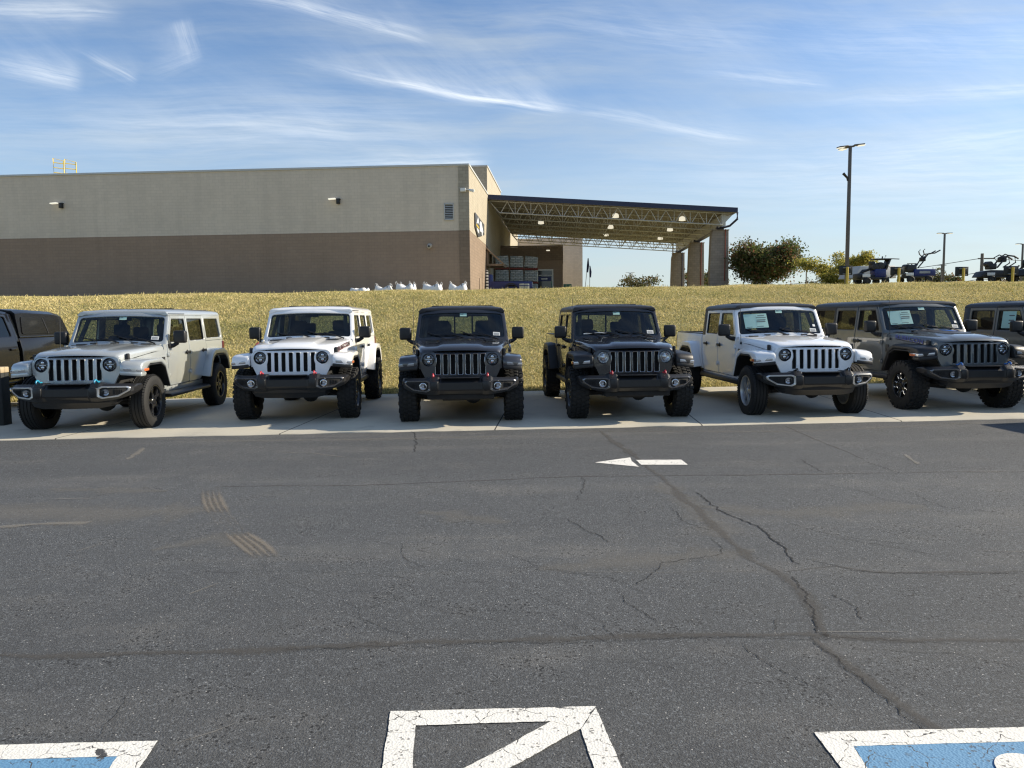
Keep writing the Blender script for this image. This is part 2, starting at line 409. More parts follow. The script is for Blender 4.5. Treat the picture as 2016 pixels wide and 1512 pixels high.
def rim_meshes(style, w, rr):
    key = ('rim', style, w, rr)
    if key in _wheel_cache: return _wheel_cache[key]
    fm = {'black5': M['rim_black'], 'silver5': M['rim_silver'], 'gun': M['rim_black'], 'accent': M['rim_black']}[style]
    b = MB(); h = w / 2
    b.lathe([(rr + .006, h - .022), (rr + .004, h - .012), (rr - .012, h - .012), (rr - .02, h - .03), (rr - .025, -h + .03), (rr + .006, -h + .02)], 'y', 48)
    b.lathe([(rr - .02, h - .12), (.02, h - .115)], 'y', 32)                     # dark brake side
    b.lathe([(.001, h - .028), (.035, h - .03), (.042, h - .04), (.075, h - .052), (.085, h - .1)], 'y', 32)
    n = 5
    for k in range(n):
        a0 = 2 * math.pi * k / n
        if style == 'silver5':
            mt = Matrix.Rotation(a0, 4, 'Y')
            b.prism([(-.036, .05), (.036, .05), (.05, rr - .01), (-.05, rr - .01)], 'y', h - .075, h - .032, .008, fn=lambda x, y, z, mt=mt: mt @ Vector((x, y - .012 * (z - .05) / .15, z)))
        elif style == 'accent':
            mt = Matrix.Rotation(a0, 4, 'Y')
            b.prism([(-.045, .05), (.045, .05), (.062, rr - .05), (.04, rr - .008), (-.04, rr - .008), (-.062, rr - .05)], 'y', h - .085, h - .035, .007, fn=lambda x, y, z, mt=mt: mt @ Vector((x, y, z)))
        else:
            for da in (-.2, .2):
                mt = Matrix.Rotation(a0 + da, 4, 'Y')
                b.prism([(-.02, .045), (.02, .045), (.024, rr - .01), (-.024, rr - .01)], 'y', h - .075, h - .034, .006, fn=lambda x, y, z, mt=mt, da=da: mt @ Vector((x - da * .25 * (1 - z / rr), y, z)))
        mt = Matrix.Rotation(a0 + math.pi / n, 4, 'Y')
        b.lathe([(.001, h - .04), (.009, h - .04), (.01, h - .05), (.01, h - .07)], 'y', 8, mt @ Vector((0, 0, .06)))
    me = b.mesh('rim', fm); acc = None
    if style == 'accent':
        b = MB()
        for k in range(n):
            mt = Matrix.Rotation(2 * math.pi * k / n, 4, 'Y'); yy = h - .031
            b.tube([mt @ Vector((p, yy, q)) for p, q in ((-.058, .088), (-.030, .118), (-.052, rr - .062), (-.046, rr - .020), (-.02, rr - .012), (.02, rr - .012), (.046, rr - .020), (.052, rr - .062), (.030, .118), (.058, .088))], .0065, 6)
        acc = b.mesh('rim_accent', M['chrome'])
    _wheel_cache[key] = (me, acc); return me, acc
def wheel(parent, x, y, Rt, w, mud, style, steer=0.0):
    t = link_mesh('wheel', tire_mesh(Rt, w, mud), parent, (x, y, Rt), (0, random.uniform(0, 6.2), (0 if y > 0 else math.pi) + steer))
    t.rotation_mode = 'ZYX'; t.rotation_euler = (0, random.uniform(0, 6.2), 0)
    t.rotation_mode = 'XYZ'; a = random.uniform(0, 6.2)
    t.rotation_euler = (Matrix.Rotation((0 if y > 0 else math.pi) + steer, 3, 'Z') @ Matrix.Rotation(a, 3, 'Y')).to_euler()
    rim, acc = rim_meshes(style, w, 0.222 if mud else 0.243)
    link_mesh('rim', rim, t)
    if acc: link_mesh('rim_accent', acc, t)
    return t

# ------------------------------------------------------------------ the off-road vehicles (local: +X ahead, +Y its left side, front axle above the origin)
SW = [(0.40, .73), (0.58, .765), (0.90, .798), (1.18, .795), (1.25, .784), (1.72, .730), (1.86, .69)]
def sidew(x, z):
    w = lerp_table(SW, z)
    if x > -0.80: w -= 0.165 * min(1.0, (x + .80) / 1.25) ** 1.15
    return w
def side(s): return lambda x, a, z: (x, s * (sidew(x, z) + a), z)
ZC = [(2, z) for z in (0.58, 0.9, 1.18, 1.25)]
XC = [(0, x) for x in (-.6, -.3, 0.0, 0.25)]
WS0, WS1 = Vector((-.80, 0, 1.275)), Vector((-1.09, 0, 1.765)); WSL = (WS1 - WS0).length
WSD = (WS1 - WS0) / WSL; WSN = Vector((-WSD.z * -1, 0, -WSD.x * 1)); WSN = Vector((WSD.z, 0, -WSD.x))
def ws(y, s, off=0.0):
    p = WS0 + WSD * s + WSN * (off - .055 * (y / .7) ** 2); return (p.x, y, p.z)
YC = [(0, y) for y in (-.6, -.45, -.3, -.15, 0, .15, .3, .45, .6)]
def front_x(y, z):
    return .53 - .075 * (y / .63) ** 2 - (.16 * max(0.0, z - .98)) + .03 * (.98 - z if z < .98 else 0)
SEAM = [(-.85, 1.185), (-.72, 1.175), (-.2, 1.125), (.25, 1.065), (.52, 1.04)]

def offroader(name, label, cat, group, loc, yaw, o):
    root = thing(name, label, cat, (loc[0], loc[1], 0.0), R(yaw - 90), group)
    P, ROOF = o['paint'], o['roof']; glad = o['kind'] == 'pickup'
    WB = 3.487 if glad else 3.008; Rt, tw, mud = o['R'], o['tw'], o['mud']; ty = o['track'] / 2
    lift = o.get('lift', 0.0); body = bpy.data.objects
    E = lambda tbl, **k: dict(tbl, **k)
    # --- painted body shell: front fender sides, sills, cowl, rear quarters, bed
    b = MB()
    for s in (1, -1):
        top = []
        poly = [(.455, 1.045)] + [(x, lerp_table(SEAM, x) - .010) for x in (.25, -.2, -.72, -.73)] + [(-.732, 1.25), (-.845, 1.25), (-.845, .52), (-.62, .52), (-.60, .62), (-.46, .92), (-.30, 1.0), (.24, 1.0), (.38, .9), (.455, .86)]
        b.prism(poly, 'y', -.03, 0, 0, cuts=ZC + XC, fn=side(s))
        rear_cab = -2.80 if glad else -2.66
        b.prism([(-.845, .46), (-.845, .552), (rear_cab + (.0 if glad else .16), .552), (rear_cab + (.0 if glad else .13), .46)], 'y', -.04, 0.0, .006, fn=side(s))
        if not glad:
            xr = -3.60
            q = [(-2.668, 1.24), (-2.668, 1.08), (-2.60, .98), (-2.53, .8), (-2.47, .60), (-2.47, .555), (-2.36, .555), (-2.36, .52), (-2.6, .52), (-2.62, .9), (-2.76, 1.02), (-3.26, 1.02), (-3.42, .9), (-3.46, .6), (xr, .62), (xr, 1.24)]
            b.prism([(-2.668, 1.245), (-2.668, 1.06), (-2.73, 1.0), (-3.27, 1.0), (-3.42, .88), (-3.46, .62), (xr, .62), (xr, 1.245)], 'y', -.03, 0, 0, cuts=ZC, fn=side(s))
        else:
            x0, x1 = -2.80, -4.60
            b.prism([(-2.605, .555), (-2.605, 1.245), (-2.77, 1.245), (-2.77, .555)], 'y', -.03, 0, .004, cuts=ZC, fn=side(s))
            b.prism([(x0, 1.255), (x0, .58), (-2.96, .58), (-3.08, .90), (-3.24, 1.0), (-3.74, 1.0), (-3.9, .90), (-4.0, .64), (x1, .64), (x1, 1.255)], 'y', -.05, .004, .006, cuts=ZC, fn=side(s))
    b.box((-.785, 0, 1.243), (.10, 1.45, .02), .004)                      # cowl top
    if not glad:
        zz = [(2, z) for z in (.9, 1.18)]
        b.prism([(-.75, .60), (.75, .60), (.765, 1.245), (-.765, 1.245)], 'x', -3.63, -3.595, .008)
    else:
        b.prism([(-.735, .60), (.735, .60), (.75, 1.255), (-.75, 1.255)], 'x', -4.63, -4.60, .008)
        b.prism([(-.735, .66), (.735, .66), (.75, 1.25), (-.75, 1.25)], 'x', -2.85, -2.805, .006)
        b.prism([(-.74, .56), (.74, .56), (.76, 1.245), (-.76, 1.245)], 'x', -2.78, -2.74, .006)
    b.build('body', P, root)
    # --- inner shell, floor, engine bay (dark)
    b = MB()
    for s in (1, -1):
        b.prism([(-.84, .5), (-.84, 1.225), (-2.74 if glad else -3.58, 1.225), (-2.74 if glad else -3.58, 1.04), (-2.62, .98), (-2.45, .5)], 'y', -.065, -.045, 0, cuts=ZC, fn=side(s))
    b.box((-1.75, 0, .54), (1.85, 1.42, .06)); b.box((-.84, 0, .88), (.05, 1.40, .66))
    b.box((-.16, 0, .82), (1.10, 1.02, .52), .03)
    if not glad: b.box((-3.1, 0, .74), (1.0, 1.16, .40))
    else: b.box((-3.7, 0, .80), (1.76, 1.06, .18)); b.box((-2.72, 0, .85), (.05, 1.4, .6))
    for y in (-.42, .42): b.box((-1.6, y, .50), ((4.2 if not glad else 5.6), .09, .14), .01) if not glad else b.box((-2.0, y, .50), (5.0, .09, .14), .01)
    b.build('underbody', M['dark'], root)
    # axles
    for x, dy in ((0, .18), (-WB, 0)):
        b = MB()
        b.tube([(x, -ty + .1, Rt), (x, ty - .1, Rt)], .045, 10)
        b.lathe([(.001, -.13), (.07, -.12), (.125, -.06), (.135, 0), (.12, .06), (.06, .15), (.04, .22)], 'x', 16, (x, dy, Rt - .01))
        for s in (1, -1): b.tube([(x - .08, s * .5, Rt - .02), (x - .08, s * .5, Rt + .32)], .035, 8); b.tube([(x + .04, s * .46, Rt), (x + .04, s * .44, Rt + .35)], .055, 8)
        if x == 0: b.tube([(.14, -.55, Rt + .02), (.14, .62, Rt + .05)], .02, 8)
        b.build('axle', M['dark'], root)
    b = MB(); b.tube([(-.1, -.35, .40), (-2.2, -.35, .42)], .04, 8); b.build('drive_shaft', M['dark'], root)
    # --- hood
    b = MB(); secs = []; bul = .026 if o['scoop'] else .012
    for x, zs, k in ((.504, 1.1165, .0), (.498, 1.134, 0), (.475, 1.15, .1), (.43, 1.168, .3), (.30, 1.188, .7), (0, 1.209, 1), (-.35, 1.229, 1), (-.68, 1.243, 1), (-.722, 1.244, 1)):
        hw = sidew(min(x, .46), 1.12) - (.004 if x < .45 else .012 + (x - .45) * .3); ze = min(lerp_table(SEAM, x), zs - .03) if x < .505 else 1.06
        bb = bul * k; L = [(hw, ze), (hw, zs - .075 * max(.35, k) - .012), (hw - .008, zs - .040), (hw - .026, zs - .015), (hw - .06, zs - .002), (hw - .16, zs + .006), (.40, zs + .011), (.36, zs + .013), (.315, zs + .016 + bb * .8), (.27, zs + .018 + bb), (.12, zs + .022 + bb), (0, zs + .023 + bb)]
        bow = lambda y: x - (.055 * (y / .63) ** 2 if x > .40 else 0)
        full = L + [(-y, z) for y, z in L[-2::-1]]
        secs.append([(bow(y), y, z) for y, z in full])
    b.loft(secs, closed=False, caps=False)
    hood = b.build('hood', P, root, ang=50)
    def hood_z(x, y):
        zs = lerp_table([(-.72, 1.244), (-.68, 1.243), (-.35, 1.229), (0, 1.209), (.3, 1.188), (.43, 1.168)], x); hw = sidew(x, 1.12)
        return zs + lerp_table([(0, .023 + bul), (.27, .018 + bul), (.315, .016 + bul * .8), (.36, .013), (.40, .011), (hw - .16, .006), (hw - .06, -.002), (hw - .026, -.015)], abs(y))
    b = MB()
    for s in (1, -1):                                                       # rubber hood latches and washer nozzles
        zl = lerp_table(SEAM, .30)
        b.box((.30, s * (sidew(.30, 1.1) + .016), zl + .02), (.07, .04, .15), .012); b.box((.30, s * (sidew(.30, 1.1) + .026), zl - .01), (.10, .045, .055), .010)
    b.build('hood_latch', M['plastic'], hood)
    b = MB()
    for y in (-.3, .02, .34): b.box((-.70, y, 1.262 + .02), (.05, .10, .018), .006)
    for y in (-.52, .5): b.box((-.76, y, 1.262), (.05, .16, .014), .005)
    b.build('washer_nozzle', M['plastic'], hood)
    b = MB(); b.box((-.745, 0, 1.249), (.045, 1.34, .012), .003); b.build('cowl_vent', M['plastic'], root)
    if o['scoop']:
        b = MB()
        for s in (1, -1):
            b.prism([(-.64, s * .36), (-.64, s * .60), (-.42, s * .56), (-.40, s * .40)], 'z', 0, .016, .005, cuts=[(1, s * .5)], fn=lambda x, y, z: (x, y, hood_z(x, y) + .001 + z))
        b.build('hood_vent', M['gloss_black'], hood)
    if o.get('hood_decal'):
        b = MB(); b.prism([(-.60, -.27), (-.60, .27), (.12, .22), (.12, -.22)], 'z', 0, .003, 0, cuts=[(0, x) for x in (-.35, 0)] + [(1, y) for y in (-.12, 0, .12)], fn=lambda x, y, z: (x, y, hood_z(x, y) + .002 + z))
        b.build('hood_decal', M['text_dark'], hood)
        b = MB(); b.prism([(-.62, .10), (-.62, .28), (-.30, .25), (-.30, .13)], 'z', 0, .003, 0, cuts=[(0, x) for x in (-.35, 0)] + [(1, y) for y in (-.12, 0, .12)], fn=lambda x, y, z: (x, y, hood_z(x, y) + .006 + z))
        b.build('hood_decal', M['decal_blue'], hood)
    if o.get('lettering'):
        mats = o['lettering']
        for s in (1, -1):
            def tf(x, y, z, s=s):
                X = -.16 + 1.4 * (x if s < 0 else -x)
                Z = lerp_table(SEAM, X) + .038 + y
                return (X, s * (sidew(X, 1.12) + .001 + z * 1.0), Z)
            for mi, off in ((1, .0045), (0, 0.0)):
                if mats[mi] is None: continue
                me = text_mesh('RUBICON', .10, .002, (lambda x, y, z, off=off, s=s: tf(x + off * 1.2, y - off, z + (.003 if off == 0 else .001), s)), mats[mi])
                link_mesh('hood_lettering', me, hood)
    # --- grille with seven slots
    b = MB()
    half = [(.0, 1.112), (.585, 1.112), (.632, 1.055), (.642, .985), (.622, .89), (.535, .715), (.49, .66), (0, .66)]
    outl = round_poly([(y, z) for y, z in half[1:-1]] + [(-y, z) for y, z in half[-2:0:-1]], [.05, .06, .06, .05, .03, .03] + [.03, .03, .05, .06, .06, .05], 3)
    holes = []; rings = []
    for k in range(-3, 4):
        yc = k * .1135; w = .037
        sl = [(yc - w, 1.085), (yc + w, 1.085), (yc + w, .775), (yc - w, .775)]
        if abs(k) == 3:
            sg = 1 if k > 0 else -1; i = yc - sg * w; e = yc + sg * (w + .004); n_ = yc + sg * (w - .012)
            sl = [(i, 1.085), (e, 1.085), (n_, 1.03), (n_, .96), (e, .895), (e, .775), (i, .775)]
        holes.append(round_poly(sl, .017 if abs(k) < 3 else .014, 3)); rings.append(holes[-1])
    for s in (1, -1): holes.append([(s * .483 + .094 * math.cos(a * math.pi / 16), 1.0 + .094 * math.sin(a * math.pi / 16)) for a in range(32)])
    gf = lambda x, y, z: (front_x(y, z) + x, y, z)
    zc = [(2, z) for z in (.74, .84, .92, .98, 1.04)] + [(1, y) for y in (-.55, -.4, .4, .55)]
    b.prism(outl, 'x', -.04, 0, .006, holes=holes, cuts=zc, fn=gf, seg=1)
    grille = b.build('grille', P, root, ang=30)
    b = MB()
    for rg in rings:
        cy = sum(p[0] for p in rg) / len(rg); cz = sum(p[1] for p in rg) / len(rg)
        def sc(p, d): 
            return (p[0] + (d if p[0] > cy else -d), p[1] + (d if p[1] > cz else -d))
        secs = [[(x, *sc(p, d)) for p in rg] for d, x in ((.0005, -.036), (-.006, -.02), (-.004, .003), (.003, .007), (.005, .001))]
        rows = [[Vector(gf(*q)) for q in s_] for s_ in secs]; b.loft(rows, True, False)
    b.build('grille_surround', o['slots'], grille, ang=60)
    b = MB(); b.prism([(-.42, .72), (.42, .72), (.42, 1.10), (-.42, 1.10)], 'x', -.075, -.055, 0, cuts=zc, fn=gf)
    for k in range(-3, 4):
        for j in range(7): b.box((front_x(k * .1135, .8 + j * .045) - .05, k * .1135, .795 + j * .045), (.01, .07, .006))
    b.build('grille_mesh', M['dark'], grille)
    # --- headlights
    for s in (1, -1):
        rot = None; cx = front_x(.483, 1.0); c = (cx, s * .483, 1.0)
        led = o['head'] == 'led'
        b = MB(); b.lathe([(.092, -.06), (.099, .0), (.101, .008), (.094, .012), (.088, .0), (.087, -.03)], 'x', 32, c)
        hl = b.build('headlight', o['bezel_head'], root)
        b = MB()
        if led:
            b.lathe([(.088, -.015), (.075, -.03), (.072, -.045), (.001, -.055)], 'x', 32, c)
        else:
            b.lathe([(.088, -.01), (.078, -.03), (.05, -.052), (.022, -.058), (.022, -.02), (.001, -.014)], 'x', 32, c)
        b.build('reflector', M['gloss_black'] if led else M['chrome'], hl)
        b = MB()
        if led:
            for a0, a1 in ((.35, 2.79), (3.5, 4.3), (5.1, 5.9)): b.lathe([(.066, -.03), (.074, -.022), (.079, -.026)], 'x', 16, c, None, a0, a1)
            b.box((cx - .03, s * .483, 1.0), (.02, .10, .014), .004); b.lathe([(.001, -.02), (.022, -.025), (.028, -.04)], 'x', 16, (cx, s * .483, .965)); b.lathe([(.001, -.02), (.022, -.025), (.028, -.04)], 'x', 16, (cx, s * .483, 1.035))
        else:
            for a in range(0, 12): b.box((0, 0, 0), (.006, .003, .05), 0, Matrix.Translation((cx - .035, s * .483, 1.0)) @ Matrix.Rotation(a * math.pi / 6, 4, 'X') @ Matrix.Translation((0, 0, .055)))
        b.build('lamp_optic', M['clear_lens'] if not led else M['chrome'], hl)
        b = MB(); b.lathe([(.088, .0), (.075, .012), (.05, .020), (.025, .024), (.0005, .025)], 'x', 32, c); b.build('lens', M['lens_glass'], hl)
    # --- fender flares
    def flare(xc, front, s):
        z0 = lift
        outer = [(.535, .855), (.54, .94), (.527, .995), (.48, 1.035), (.36, 1.058), (-.28, 1.07), (-.45, 1.02), (-.66, .60)] if front else [(.60, .60), (.47, .92), (.36, 1.06), (.24, 1.10), (-.26, 1.10), (-.40, 1.05), (-.52, .92), (-.60, .68)]
        inner = [(-.575, .60), (-.42, .93), (-.27, 1.0), (.22, 1.0), (.36, .93), (.43, .855)] if front else [(-.53, .68), (-.45, .88), (-.34, .97), (-.22, 1.005), (.20, 1.005), (.32, .96), (.41, .86), (.515, .60)]
        ib = .645 if front else .70
        def fx(x, y, z):
            # outer edge pulled back at the nose, slight drop towards the outside
            d = max(0, y - .62) / .32
            return (xc + x - (.07 * d * d if (front and x > .2) else 0), s * y, z + .014 - .026 * d * d)
        b = MB(); b.prism(outer + inner, 'y', ib, .935, .022, cuts=[(1, .72), (1, .84)], fn=fx, seg=3)
        f = b.build('fender_flare', o['flare'], root, ang=40)
        # black lip below / inside
        if front:
            b = MB(); b.prism([(.549, .835), (.549, .893), (.38, .893), (.36, .865), (.40, .835)], 'y', .65, .935, .012, fn=fx); b.build('flare_lip', o['lip'], f); b = MB()
            b.prism([(.44, .85), (.37, .935), (.225, .995), (-.27, .995), (-.425, .925), (-.585, .60), (-.56, .60), (-.405, .91), (-.26, .975), (.21, .975), (.35, .915), (.42, .85)], 'y', .60, .928, .006, fn=fx)
            b.build('arch_liner', M['plastic'], f)
            b = MB(); b.prism([(.545, .902), (.546, .948), (.45, .955), (.30, .948), (.33, .902)], 'y', .70, .941, .006, fn=fx, seg=2); sg = b.build('marker_lamp', o['marker'], f)
            b = MB(); b.prism([(.46, .907), (.47, .945), (.30, .945), (.31, .907)], 'y', .87, .946, .006, fn=fx); b.build('amber_lens', M['amber'], sg)
        else:
            b = MB(); b.prism([(.53, .60), (.42, .87), (.33, .965), (.205, .998), (-.225, .998), (-.345, .965), (-.455, .875), (-.535, .68), (-.50, .68), (-.43, .86), (-.33, .945), (-.22, .975), (.2, .975), (.31, .94), (.40, .85), (.50, .60)], 'y', .70, .93, .006, fn=fx); b.build('arch_liner', M['plastic'], f)
        b = MB(); b.prism([(.40, .88), (.22, 1.03), (-.27, 1.03), (-.43, .96), (-.62, .55), (-.66, .55), (-.5, 1.03), (-.3, 1.06), (.28, 1.06), (.44, .88)], 'y', .30, .80, 0, fn=lambda x, y, z: (xc + x, s * y, z)); b.build('wheel_liner', M['dark'], f)
    for s in (1, -1): flare(0, True, s); flare(-WB, False, s)
    # --- bumper
    half = [(0, .80, .735, .50), (.30, .80, .735, .50), (.335, .815, .762, .492), (.37, .818, .765, .49), (.45, .812, .762, .49), (.485, .80, .742, .495), (.60, .765, .738, .505), (.74, .70, .735, .535), (.84, .635, .73, .575), (.868, .60, .722, .60), (.878, .56, .705, .625)]
    st = [(-y, *r) for y, *r in half[::-1]] + half[1:]
    def bx(y): return lerp_table([(h[0], h[1]) for h in half], abs(y))
    secs = []
    for y, xf, zt, zb in st:
        xb = xf - .24; h = zt - zb; e = abs(y) > .31
        secs.append([(xb, y, zb + .02), (xf - .06, y, zb), (xf - .006, y, zb + h * .22), (xf, y, zb + h * .30), (xf - .003, y, zt - h * .27), (xf - .012, y, zt - h * .235), (xf - .088, y, zt - .003), (xf - .11, y, zt), (xb, y, zt - .01)])
    b = MB(); b.loft(secs); bumper = b.build('bumper', M['bumper'], root, ang=14)
    b = MB(); b.prism([(-.292, .745), (.292, .745), (.31, .738), (-.31, .738)], 'x', 0, 0.001); b.bm.clear()
    b.box((.735, 0, .741), (.105, .585, .012), .004); b.build('bumper_step', M['bumper'], bumper)
    for s in (1, -1):
        big = round_poly([(.445, .685), (.50, .712), (.80, .700), (.845, .68), (.83, .635), (.70, .555), (.50, .535), (.44, .565)], .025, 3)
        small = round_poly([(.475, .675), (.51, .69), (.79, .68), (.815, .668), (.80, .64), (.69, .575), (.515, .557), (.472, .58)], .02, 3)
        fb = lambda x, y, z, s=s: (bx(y) + x, s * y, z)
        yc = [(1, y) for y in (.5, .6, .7, .78)]
        b = MB(); b.prism(big, 'x', -.03, .014, .004, holes=[small], cuts=yc, fn=fb, seg=1); bz = b.build('fog_bezel', o['bezel'], bumper)
        b = MB(); b.prism(small, 'x', -.03, .003, 0, cuts=yc, fn=fb)
        for k in range(5): b.box((bx(.66 + k * .022) + .006, s * (.66 + k * .022), .63), (.01, .006, .07 - k * .006))
        b.build('fog_pocket', M['dark'], bz)
        # inner pod that carries the lamp next to the centre beam
        pod = round_poly([(.325, .68), (.36, .70), (.445, .695), (.445, .555), (.36, .545), (.325, .57)], .02, 2)
        b = MB(); b.prism(pod, 'x', -.02, .018, .008, fn=fb); b.build('bumper_pod', M['bumper'], bumper)
        c = (bx(.55) - .0, s * .553, .622)
        b = MB(); b.lathe([(.052, -.02), (.054, .018), (.046, .02), (.044, .004)], 'x', 24, c); fl = b.build('fog_lamp', o['bezel_fog'], bumper)
        b = MB(); b.lathe([(.044, .012), (.02, .004), (.012, .012), (.0005, .014)], 'x', 24, c)
        for k in (-1, 0, 1): b.box((c[0] + .013, c[1] + k * .016, c[2]), (.006, .004, .05))
        b.build('fog_lens', M['clear_lens'], fl)
        # tow hook
        y0 = s * .405
        b = MB(); pts = [(.70, y0, .762), (.735, y0, .80), (.775, y0, .812), (.81, y0, .80), (.822, y0, .772), (.81, y0, .752)]
        b.tube([(.70 + (px - .70) * .8, py, .76 + (pz - .76) * .8) for px, py, pz in pts], [.014, .013, .013, .012, .011, .010], 10); b.box((.69, y0, .768), (.06, .04, .022), .006); b.build('tow_hook', o['hook'], bumper)
    if o['valance']:
        b = MB(); secs = []
        for y, x, zb in ((-.60, .56, .47), (-.55, .66, .41), (-.40, .72, .385), (0, .745, .38), (.40, .72, .385), (.55, .66, .41), (.60, .56, .47)):
            secs.append([(x - .2, y, .52), (x + .02, y, .52), (x + .012, y, .47), (x - .02, y, .44), (x - .05, y, zb), (x - .2, y, zb)])
        b.loft(secs); b.build('valance', M['plastic'], root, ang=30)
    else:
        b = MB(); b.box((.62, 0, .46), (.18, 1.0, .09), .02); b.box((.5, 0, .41), (.2, .56, .05), .015); b.tube([(.45, -.5, .43), (.52, 0, .40), (.45, .5, .43)], .02, 8); b.build('skid_plate', M['dark'], root)
    # --- windshield frame and glass
    b = MB(); outer = round_poly([(-.775, -.015), (.775, -.015), (.728, WSL), (-.728, WSL)], [.02, .02, .05, .05], 4)
    hole = round_poly([(-.722, .045), (.722, .045), (.682, WSL - .06), (-.682, WSL - .06)], .055, 5)
    wf = lambda y, s_, a: ws(y, s_, a)
    b.prism(outer, 'z', -.045, .004, .010, holes=[hole], cuts=YC, fn=wf, seg=2); fr = b.build('windshield_frame', P, root)
    b = MB(); b.prism(round_poly([(-.738, .03), (.738, .03), (.70, WSL - .04), (-.70, WSL - .04)], .05, 5), 'z', -.022, -.021, 0, holes=[round_poly([(-.695, .08), (.695, .08), (.66, WSL - .085), (-.66, WSL - .085)], .05, 5)], cuts=YC, fn=wf); b.build('windshield_border', M['gloss_black'], fr)
    b = MB(); b.prism(round_poly([(-.735, .033), (.735, .033), (.695, WSL - .045), (-.695, WSL - .045)], .05, 5), 'z', -.014, -.014, 0, cuts=YC, fn=wf); gl = b.build('windshield', M['ws_glass'], fr)
    def sticker(name, y0, y1, s0, s1, mat, ink=None):
        b = MB(); b.prism([(y0, s0), (y1, s0), (y1, s1), (y0, s1)], 'z', -.0095, -.0085, 0, cuts=YC, fn=wf); so = b.build(name, M[mat], gl)
        if ink:
            b = MB()
            for (a0, a1, c0, c1) in ink: b.prism([(y0 + (y1 - y0) * a0, s0 + (s1 - s0) * c0), (y0 + (y1 - y0) * a1, s0 + (s1 - s0) * c0), (y0 + (y1 - y0) * a1, s0 + (s1 - s0) * c1), (y0 + (y1 - y0) * a0, s0 + (s1 - s0) * c1)], 'z', -.0075, -.007, 0, cuts=YC, fn=wf)
            b.build('sticker_print', M['ink'], so)
    sk = o['stickers']
    if 'corner' in sk: sticker('barcode_sticker', .53, .645, .085, .15, 'paper', [(.1, .9, .12 + k * .19, .2 + k * .19) for k in range(4)])
    if 'top' in sk: sticker('tag_sticker', -.03, .085, WSL - .125, WSL - .07, 'mint', [(.08, .5, .6, .8)])
    if 'window' in sk: sticker('window_sticker', -.60, -.20, .16, .44, 'mint', [(.52, .95, .70, .74), (.52, .90, .40, .46), (.55, .92, .52, .58), (.05, .3, .06, .09), (.5, .8, .08, .11), (.52, .525, .2, .9), (.6, .9, .84, .88)])
    if 'dash' in sk: sticker('dash_paper', -.57, -.17, .085, .105, 'paper')
    if 'slip' in sk: sticker('barcode_sticker', .60, .645, .19, .235, 'paper')
    # wipers
    for y0, y1 in ((-.30, .06), (.30, .62)):
        b = MB(); b.tube([ws(y1 - .36, .03, .03), ws(y1 - .5, .085, .014), ws(y1 - .64, .14, .012)], .007, 6)
        b = MB() if False else b
        b.tube([ws(y1, -.005, .03), ws(y1 - .17, .055, .03), ws(y1 - .35, .105, .016)], [.013, .010, .006], 6); b.tube([ws(y1 - .12, .05, .012), ws(y1 - .60, .105, .012)], .007, 6)
        b.build('wiper', M['plastic'], fr)
    # --- doors
    def door(rear, s):
        if not rear:
            poly = [(-.862, 1.245), (-.862, .66), (-.92, .56), (-1.79, .56), (-1.812, .585), (-1.812, 1.712), (-1.175, 1.712)]
            hole = [(-.985, 1.275), (-1.205, 1.662), (-1.765, 1.662), (-1.765, 1.275)]
        else:
            xr = -2.60 if glad else -2.655
            poly = [(-1.831, 1.712), (-1.831, .585), (-1.846, .56)] + ([(-2.57, .56), (xr, .59), (xr, 1.712)] if glad else [(-2.36, .56), (-2.45, .62), (-2.56, .93), (xr, 1.07), (xr, 1.712)])
            hole = [(-1.875, 1.275), (-1.875, 1.662), (xr + .055, 1.662), (xr + .055, 1.275)]
        hole = round_poly(hole, .03, 3)
        b = MB(); b.prism(poly, 'y', -.042, .004, .005, holes=[hole], cuts=ZC, fn=side(s), seg=1); d = b.build('door', P, root)
        cx = sum(p[0] for p in hole) / len(hole); cz = sum(p[1] for p in hole) / len(hole)
        b = MB(); b.prism([(cx + (x - cx) * 1.03, cz + (z - cz) * 1.04) for x, z in hole], 'y', -.018, -.018, 0, fn=side(s)); w = b.build('door_window', M['tint_glass'] if rear and not glad or rear else M['side_glass'], d)
        b = MB(); big_h = [(cx + (x - cx) * 1.015, cz + (z - cz) * 1.03) for x, z in hole]; sm_h = [(cx + (x - cx) * .965, cz + (z - cz) * .93) for x, z in hole]
        b.prism(big_h, 'y', -.014, -.002, 0, holes=[sm_h], fn=side(s)); b.build('window_seal', M['plastic'], d)
        xh = (-1.815 if not rear else (-2.60 if glad else -2.60)) + .12; zh = 1.085
        b = MB(); b.box((xh, s * (sidew(xh, zh) + .030), zh), (.19, .026, .046), .010); b.lathe([(.001, .0), (.040, .0), (.048, -.012)], 'z', 12, (xh + .0, s * (sidew(xh, zh) + .006), zh), Matrix.Rotation(-s * math.pi / 2, 3, 'X').to_quaternion()); b.build('handle', M['plastic'], d)
        b = MB(); xf = -.858 if not rear else -1.82
        for z in (.74, 1.08): b.box((xf - .02, s * (sidew(xf, z) + .014), z), (.11, .026, .05), .007); b.tube([(xf + .0, s * (sidew(xf, z) + .026), z - .04), (xf, s * (sidew(xf, z) + .026), z + .04)], .011, 8)
        b.build('hinge', P, d)
        return d, w
